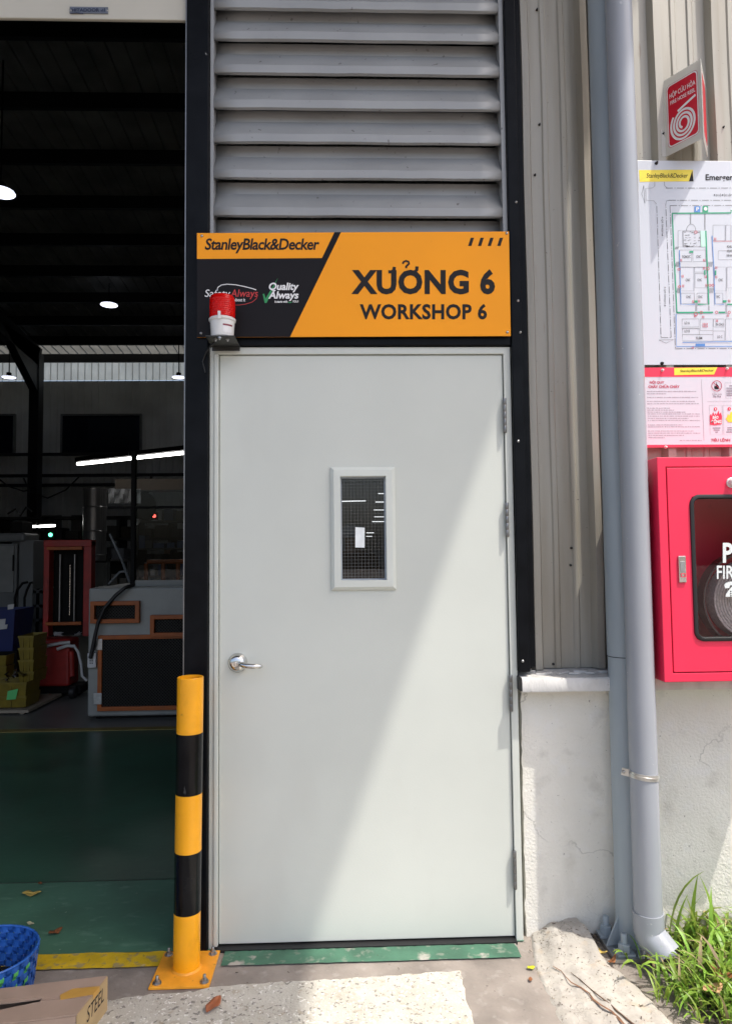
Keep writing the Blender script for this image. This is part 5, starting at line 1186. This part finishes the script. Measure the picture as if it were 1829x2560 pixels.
for i in range(nn_+1):
    for j in range(7):
        px = 272+80*i/nn_; py = 1222+36*j/6; v = at(px, py, 8.2+.06*math.sin(i*1.1+j*.8)+.03*math.sin(i*2.7-j)); m.v.append(tuple(v))
for i in range(nn_):
    for j in range(6): o = i*7+j; m.f.append((o, o+1, o+8, o+7))
tag(m.build('plastic_film', M('film_plastic', (.42, .43, .44), .12, .3), None, 60), 'crinkled pale plastic film hanging above the machine', 'film')
ck_ = at(341, 1305, 8.8); cko = thing('wall_clock', 'small pale round clock beside the dark machine post', 'clock', ck_)
MB().lathe([(0, -.02), (.045, -.02), (.05, -.01), (.05, .02)], ck_, 24, 'Y').build('clock_case', m_plast, cko, 40); MB().bar(ck_+Vector((0, -.022, 0)), ck_+Vector((.02, -.022, .025)), .006, .002).build('clock_hand', m_mdark, cko)
# workbenches and racks under the back wall
m_rack = M('rack_steel', (.035, .038, .04), .6, 0, .3, 3)
rk = thing('storage_rack', 'dark steel rack with bins along the far wall', 'rack', (X(180, 14), 14, 0))
for px in (-10, 110, 200, 290, 420, 520): MB().box(X(px, 14), 14, .01, X(px, 14)+.07, 14.6, Z(1290, 14)).build('rack_post', m_rack, rk)
for py in (1290, 1345, 1400): MB().box(X(-40, 14), 14, Z(py, 14)-.06, X(560, 14), 14.6, Z(py, 14)-.001).build('rack_shelf', m_rack, rk)
m_b2 = [M('rack_bin_a', (.09, .09, .085), .6), M('rack_bin_b', (.05, .055, .07), .6), M('rack_bin_c', (.07, .06, .045), .6)]
px = -30; k = 0
while px < 530:
    wv = random.uniform(14, 34)
    for py in (1345, 1400):
        z = Z(py, 14); MB().box(X(px, 14), 14.05, z, X(px+wv, 14), 14.5, z+random.uniform(.12, .3)).build('storage_bin', m_b2[k % 3], rk); k += 1
    px += wv+random.uniform(2, 14)
# people
def person(name, loc, h, rot, cloth, skin, label, cap=None):
    t = thing(name, label, 'person', loc); s = h/1.7
    J = {'pel': (0, 0, .95), 'sp': (0, .01, 1.15), 'ch': (0, .0, 1.34), 'nk': (0, .0, 1.47), 'hd': (0, -.01, 1.56), 'tp': (0, -.01, 1.65),
         'kl': (.1, -.02, .5), 'al': (.11, .02, .08), 'tl': (.12, -.14, .03), 'kr': (-.1, -.02, .5), 'ar': (-.11, .02, .08), 'tr': (-.12, -.14, .03), 'hl': (.09, 0, .9), 'hr': (-.09, 0, .9),
         'sl': (.18, 0, 1.40), 'el': (.25, .0, 1.13), 'wl': (.2, -.2, 1.02), 'fl': (.17, -.29, 1.02), 'sr': (-.18, 0, 1.40), 'er': (-.25, .0, 1.13), 'wr': (-.2, -.2, 1.02), 'fr': (-.17, -.29, 1.02)}
    Rd = {'pel': .135, 'sp': .13, 'ch': .15, 'nk': .055, 'hd': .092, 'tp': .06, 'kl': .06, 'al': .045, 'tl': .035, 'kr': .06, 'ar': .045, 'tr': .035, 'hl': .09, 'hr': .09, 'sl': .065, 'el': .045, 'wl': .032, 'fl': .03, 'sr': .065, 'er': .045, 'wr': .032, 'fr': .03}
    E_ = [('pel', 'sp'), ('sp', 'ch'), ('ch', 'nk'), ('nk', 'hd'), ('hd', 'tp'), ('pel', 'hl'), ('hl', 'kl'), ('kl', 'al'), ('al', 'tl'), ('pel', 'hr'), ('hr', 'kr'), ('kr', 'ar'), ('ar', 'tr'), ('ch', 'sl'), ('sl', 'el'), ('el', 'wl'), ('wl', 'fl'), ('ch', 'sr'), ('sr', 'er'), ('er', 'wr'), ('wr', 'fr')]
    ks = list(J); me = bpy.data.meshes.new('body'); me.from_pydata([Vector(J[k])*s for k in ks], [(ks.index(a), ks.index(b)) for a, b in E_], [])
    o = bpy.data.objects.new('body', me); COL.objects.link(o); o.modifiers.new('skin', 'SKIN')
    for i, k in enumerate(ks): me.skin_vertices[0].data[i].radius = (Rd[k]*s, Rd[k]*s*(.75 if k in ('pel', 'sp', 'ch') else 1)); me.skin_vertices[0].data[i].use_root = (k == 'pel')
    md = o.modifiers.new('sub', 'SUBSURF'); md.levels = 2; md.render_levels = 2
    bpy.context.view_layer.update(); me2 = bpy.data.meshes.new_from_object(o.evaluated_get(bpy.context.evaluated_depsgraph_get())); bpy.data.objects.remove(o)
    me2.materials.clear(); me2.materials.append(cloth); me2.materials.append(skin)
    for p_ in me2.polygons: p_.use_smooth = True; p_.material_index = 1 if (p_.center.z > 1.46*s or p_.center.y < -.22*s and p_.center.z > .8*s) else 0
    bo_ = link('body', me2, t); bo_.matrix_parent_inverse = Matrix(); bo_.rotation_euler = (0, 0, rot)
    hm = MB(); prof = [(.098, 1.585), (.102, 1.62), (.095, 1.66), (.07, 1.69), (0, 1.705)] if cap else [(.094, 1.56), (.1, 1.60), (.094, 1.65), (.07, 1.68), (0, 1.69)]
    hm.lathe([(a*s, b*s) for a, b in prof], (0, .0, 0), 20)
    if cap: hm.add([(-.07*s, -.07*s, 1.59*s), (.07*s, -.07*s, 1.59*s), (.05*s, -.19*s, 1.585*s), (-.05*s, -.19*s, 1.585*s)], [(0, 1, 2, 3)])
    ho = hm.build('cap' if cap else 'hair', cap or m_mdark, t, 60, thick=.004); ho.matrix_parent_inverse = Matrix(); ho.rotation_euler = (0, 0, rot)
    return t
m_skin = M('skin', (.30, .19, .13), .55); m_clo = M('brown_work_clothes', (.16, .11, .08), .8, 0, .2, 8); m_clo2 = M('dark_work_clothes', (.012, .014, .02), .8)
pc = at(884, 1345, 2.9); person('person', (pc.x, 2.9, .004), 1.62, .5, m_clo, m_skin, 'person in brown clothes and grey cap behind the door window', M('cap_grey', (.36, .37, .39), .7))
pc = at(418, 1370, 12.5); person('person', (pc.x, 12.5, .004), 1.66, 2.2, m_clo2, m_skin, 'distant worker in dark clothes standing behind the orange rail')

# ------------------------------------------------------------------ small clutter inside
m_blue = M('blue_panel', (.03, .06, .14), .5); m_ledg = M('led_green', (.1, .8, .4), .4, emit=(.1, 1, .5), es=3); m_ledr = M('led_red', (.8, .1, .1), .4, emit=(1, .08, .06), es=2.5)
def indicator(px, py, Y, mat, label):
    c = at(px, py, Y); t = thing('indicator_lamp', label, 'lamp', c); MB().lathe([(0, -.03), (.02, -.028), (.03, -.01), (.03, .0)], c, 14, 'Y').build('lens', mat, t, 50); MB().box(c.x-.05, Y, c.z-.06, c.x+.05, Y+.06, c.z+.06).build('case', m_mdark, t)
indicator(127, 1337, 9.0, m_ledg, 'small green indicator lamp above the red stacker'); indicator(386, 1290, 9.5, m_ledr, 'small red indicator lamp above the orange rail')
for (pts, r_, lab) in (([(60, 1195), (75, 1230), (120, 1245), (165, 1225), (200, 1190)], .018, 'sagging black cable right of the far column'), ([(-10, 1190), (20, 1215), (60, 1228), (75, 1225)], .018, 'sagging black cable left of the far column'), ([(20, 1285), (40, 1272), (52, 1290), (66, 1268), (80, 1280)], .02, 'tangled black cable above the grey cabinets')):
    m = MB(); Y = 14.5 if r_ < .02 else 6.5; m.tube([at(a_, b_, Y) for a_, b_ in pts], r_*(1 if Y > 10 else .6), 6); tag(m.build('hanging_cable', m_blackr, None, 60), lab, 'cable')
def plainrack(name, px0, px1, py0, py1, Y, label, cat, mats, nshelf):
    t = thing(name, label, cat, (X(px0, Y), Y, 0)); x0, x1, zt = X(px0, Y), X(px1, Y), Z(py0, Y)
    for x in (x0, x1-.04): MB().box(x, Y, .006, x+.04, Y+.45, zt).build('upright', m_rack, t)
    for k in range(nshelf):
        z = .5+(zt-.55)*k/max(1, nshelf-1); MB().box(x0, Y, z, x1, Y+.45, z+.03).build('shelf', m_rack, t); x = x0+.05
        while x < x1-.12:
            wv = random.uniform(.08, .2); MB().box(x, Y+.03, z+.031, min(x+wv, x1-.05), Y+.35, z+.03+random.uniform(.08, .24)).build('item', random.choice(mats), t); x += wv+random.uniform(.01, .06)
plainrack('parts_shelf', 338, 560, 1300, 0, 10.5, 'shelf of blue and pale parts behind the glass screen', 'shelf', [m_blue, m_b2[0], m_plast, m_b2[2]], 4)
plainrack('parts_shelf', 268, 326, 1395, 0, 8.3, 'low shelf of small parts left of the dark machine post', 'shelf', [m_b2[0], m_crate, m_b2[1]], 3)
plainrack('parts_shelf', 82, 108, 1470, 0, 5.6, 'narrow shelf squeezed between trolley and red stacker', 'shelf', [m_b2[2], m_crate, m_b2[0]], 4)
wd_ = thing('wall_opening', 'pale framed doorway panels in the far wall left of the duct', 'doorway', (X(150, 14.8), 14.8, 0))
for (a_, b_) in ((100, 150), (156, 168), (176, 208)): MB().box(X(a_, 14.8), 14.8, .01, X(b_, 14.8), 14.86, Z(1287, 14.8)).build('door_panel', m_gfr if a_ != 156 else m_back, wd_)
for (px, py, Y, lab) in ((145, 1580, YS+.02, 'left crumpled paper on the red stacker box'), (192, 1580, YS+.02, 'right crumpled paper on the red stacker box')):
    m = MB(); c = at(px, py, Y); c.z = Z(1592, YS)+.003
    for k in range(9): d = [Vector((random.uniform(-.05, .05), random.uniform(-.04, .04), random.uniform(0, .05))) for _ in range(3)]; m.add([c+d[0], c+d[1], c+d[2]], [(0, 1, 2)])
    tag(m.build('crumpled_paper', m_plast, None, thick=.001), lab, 'paper')
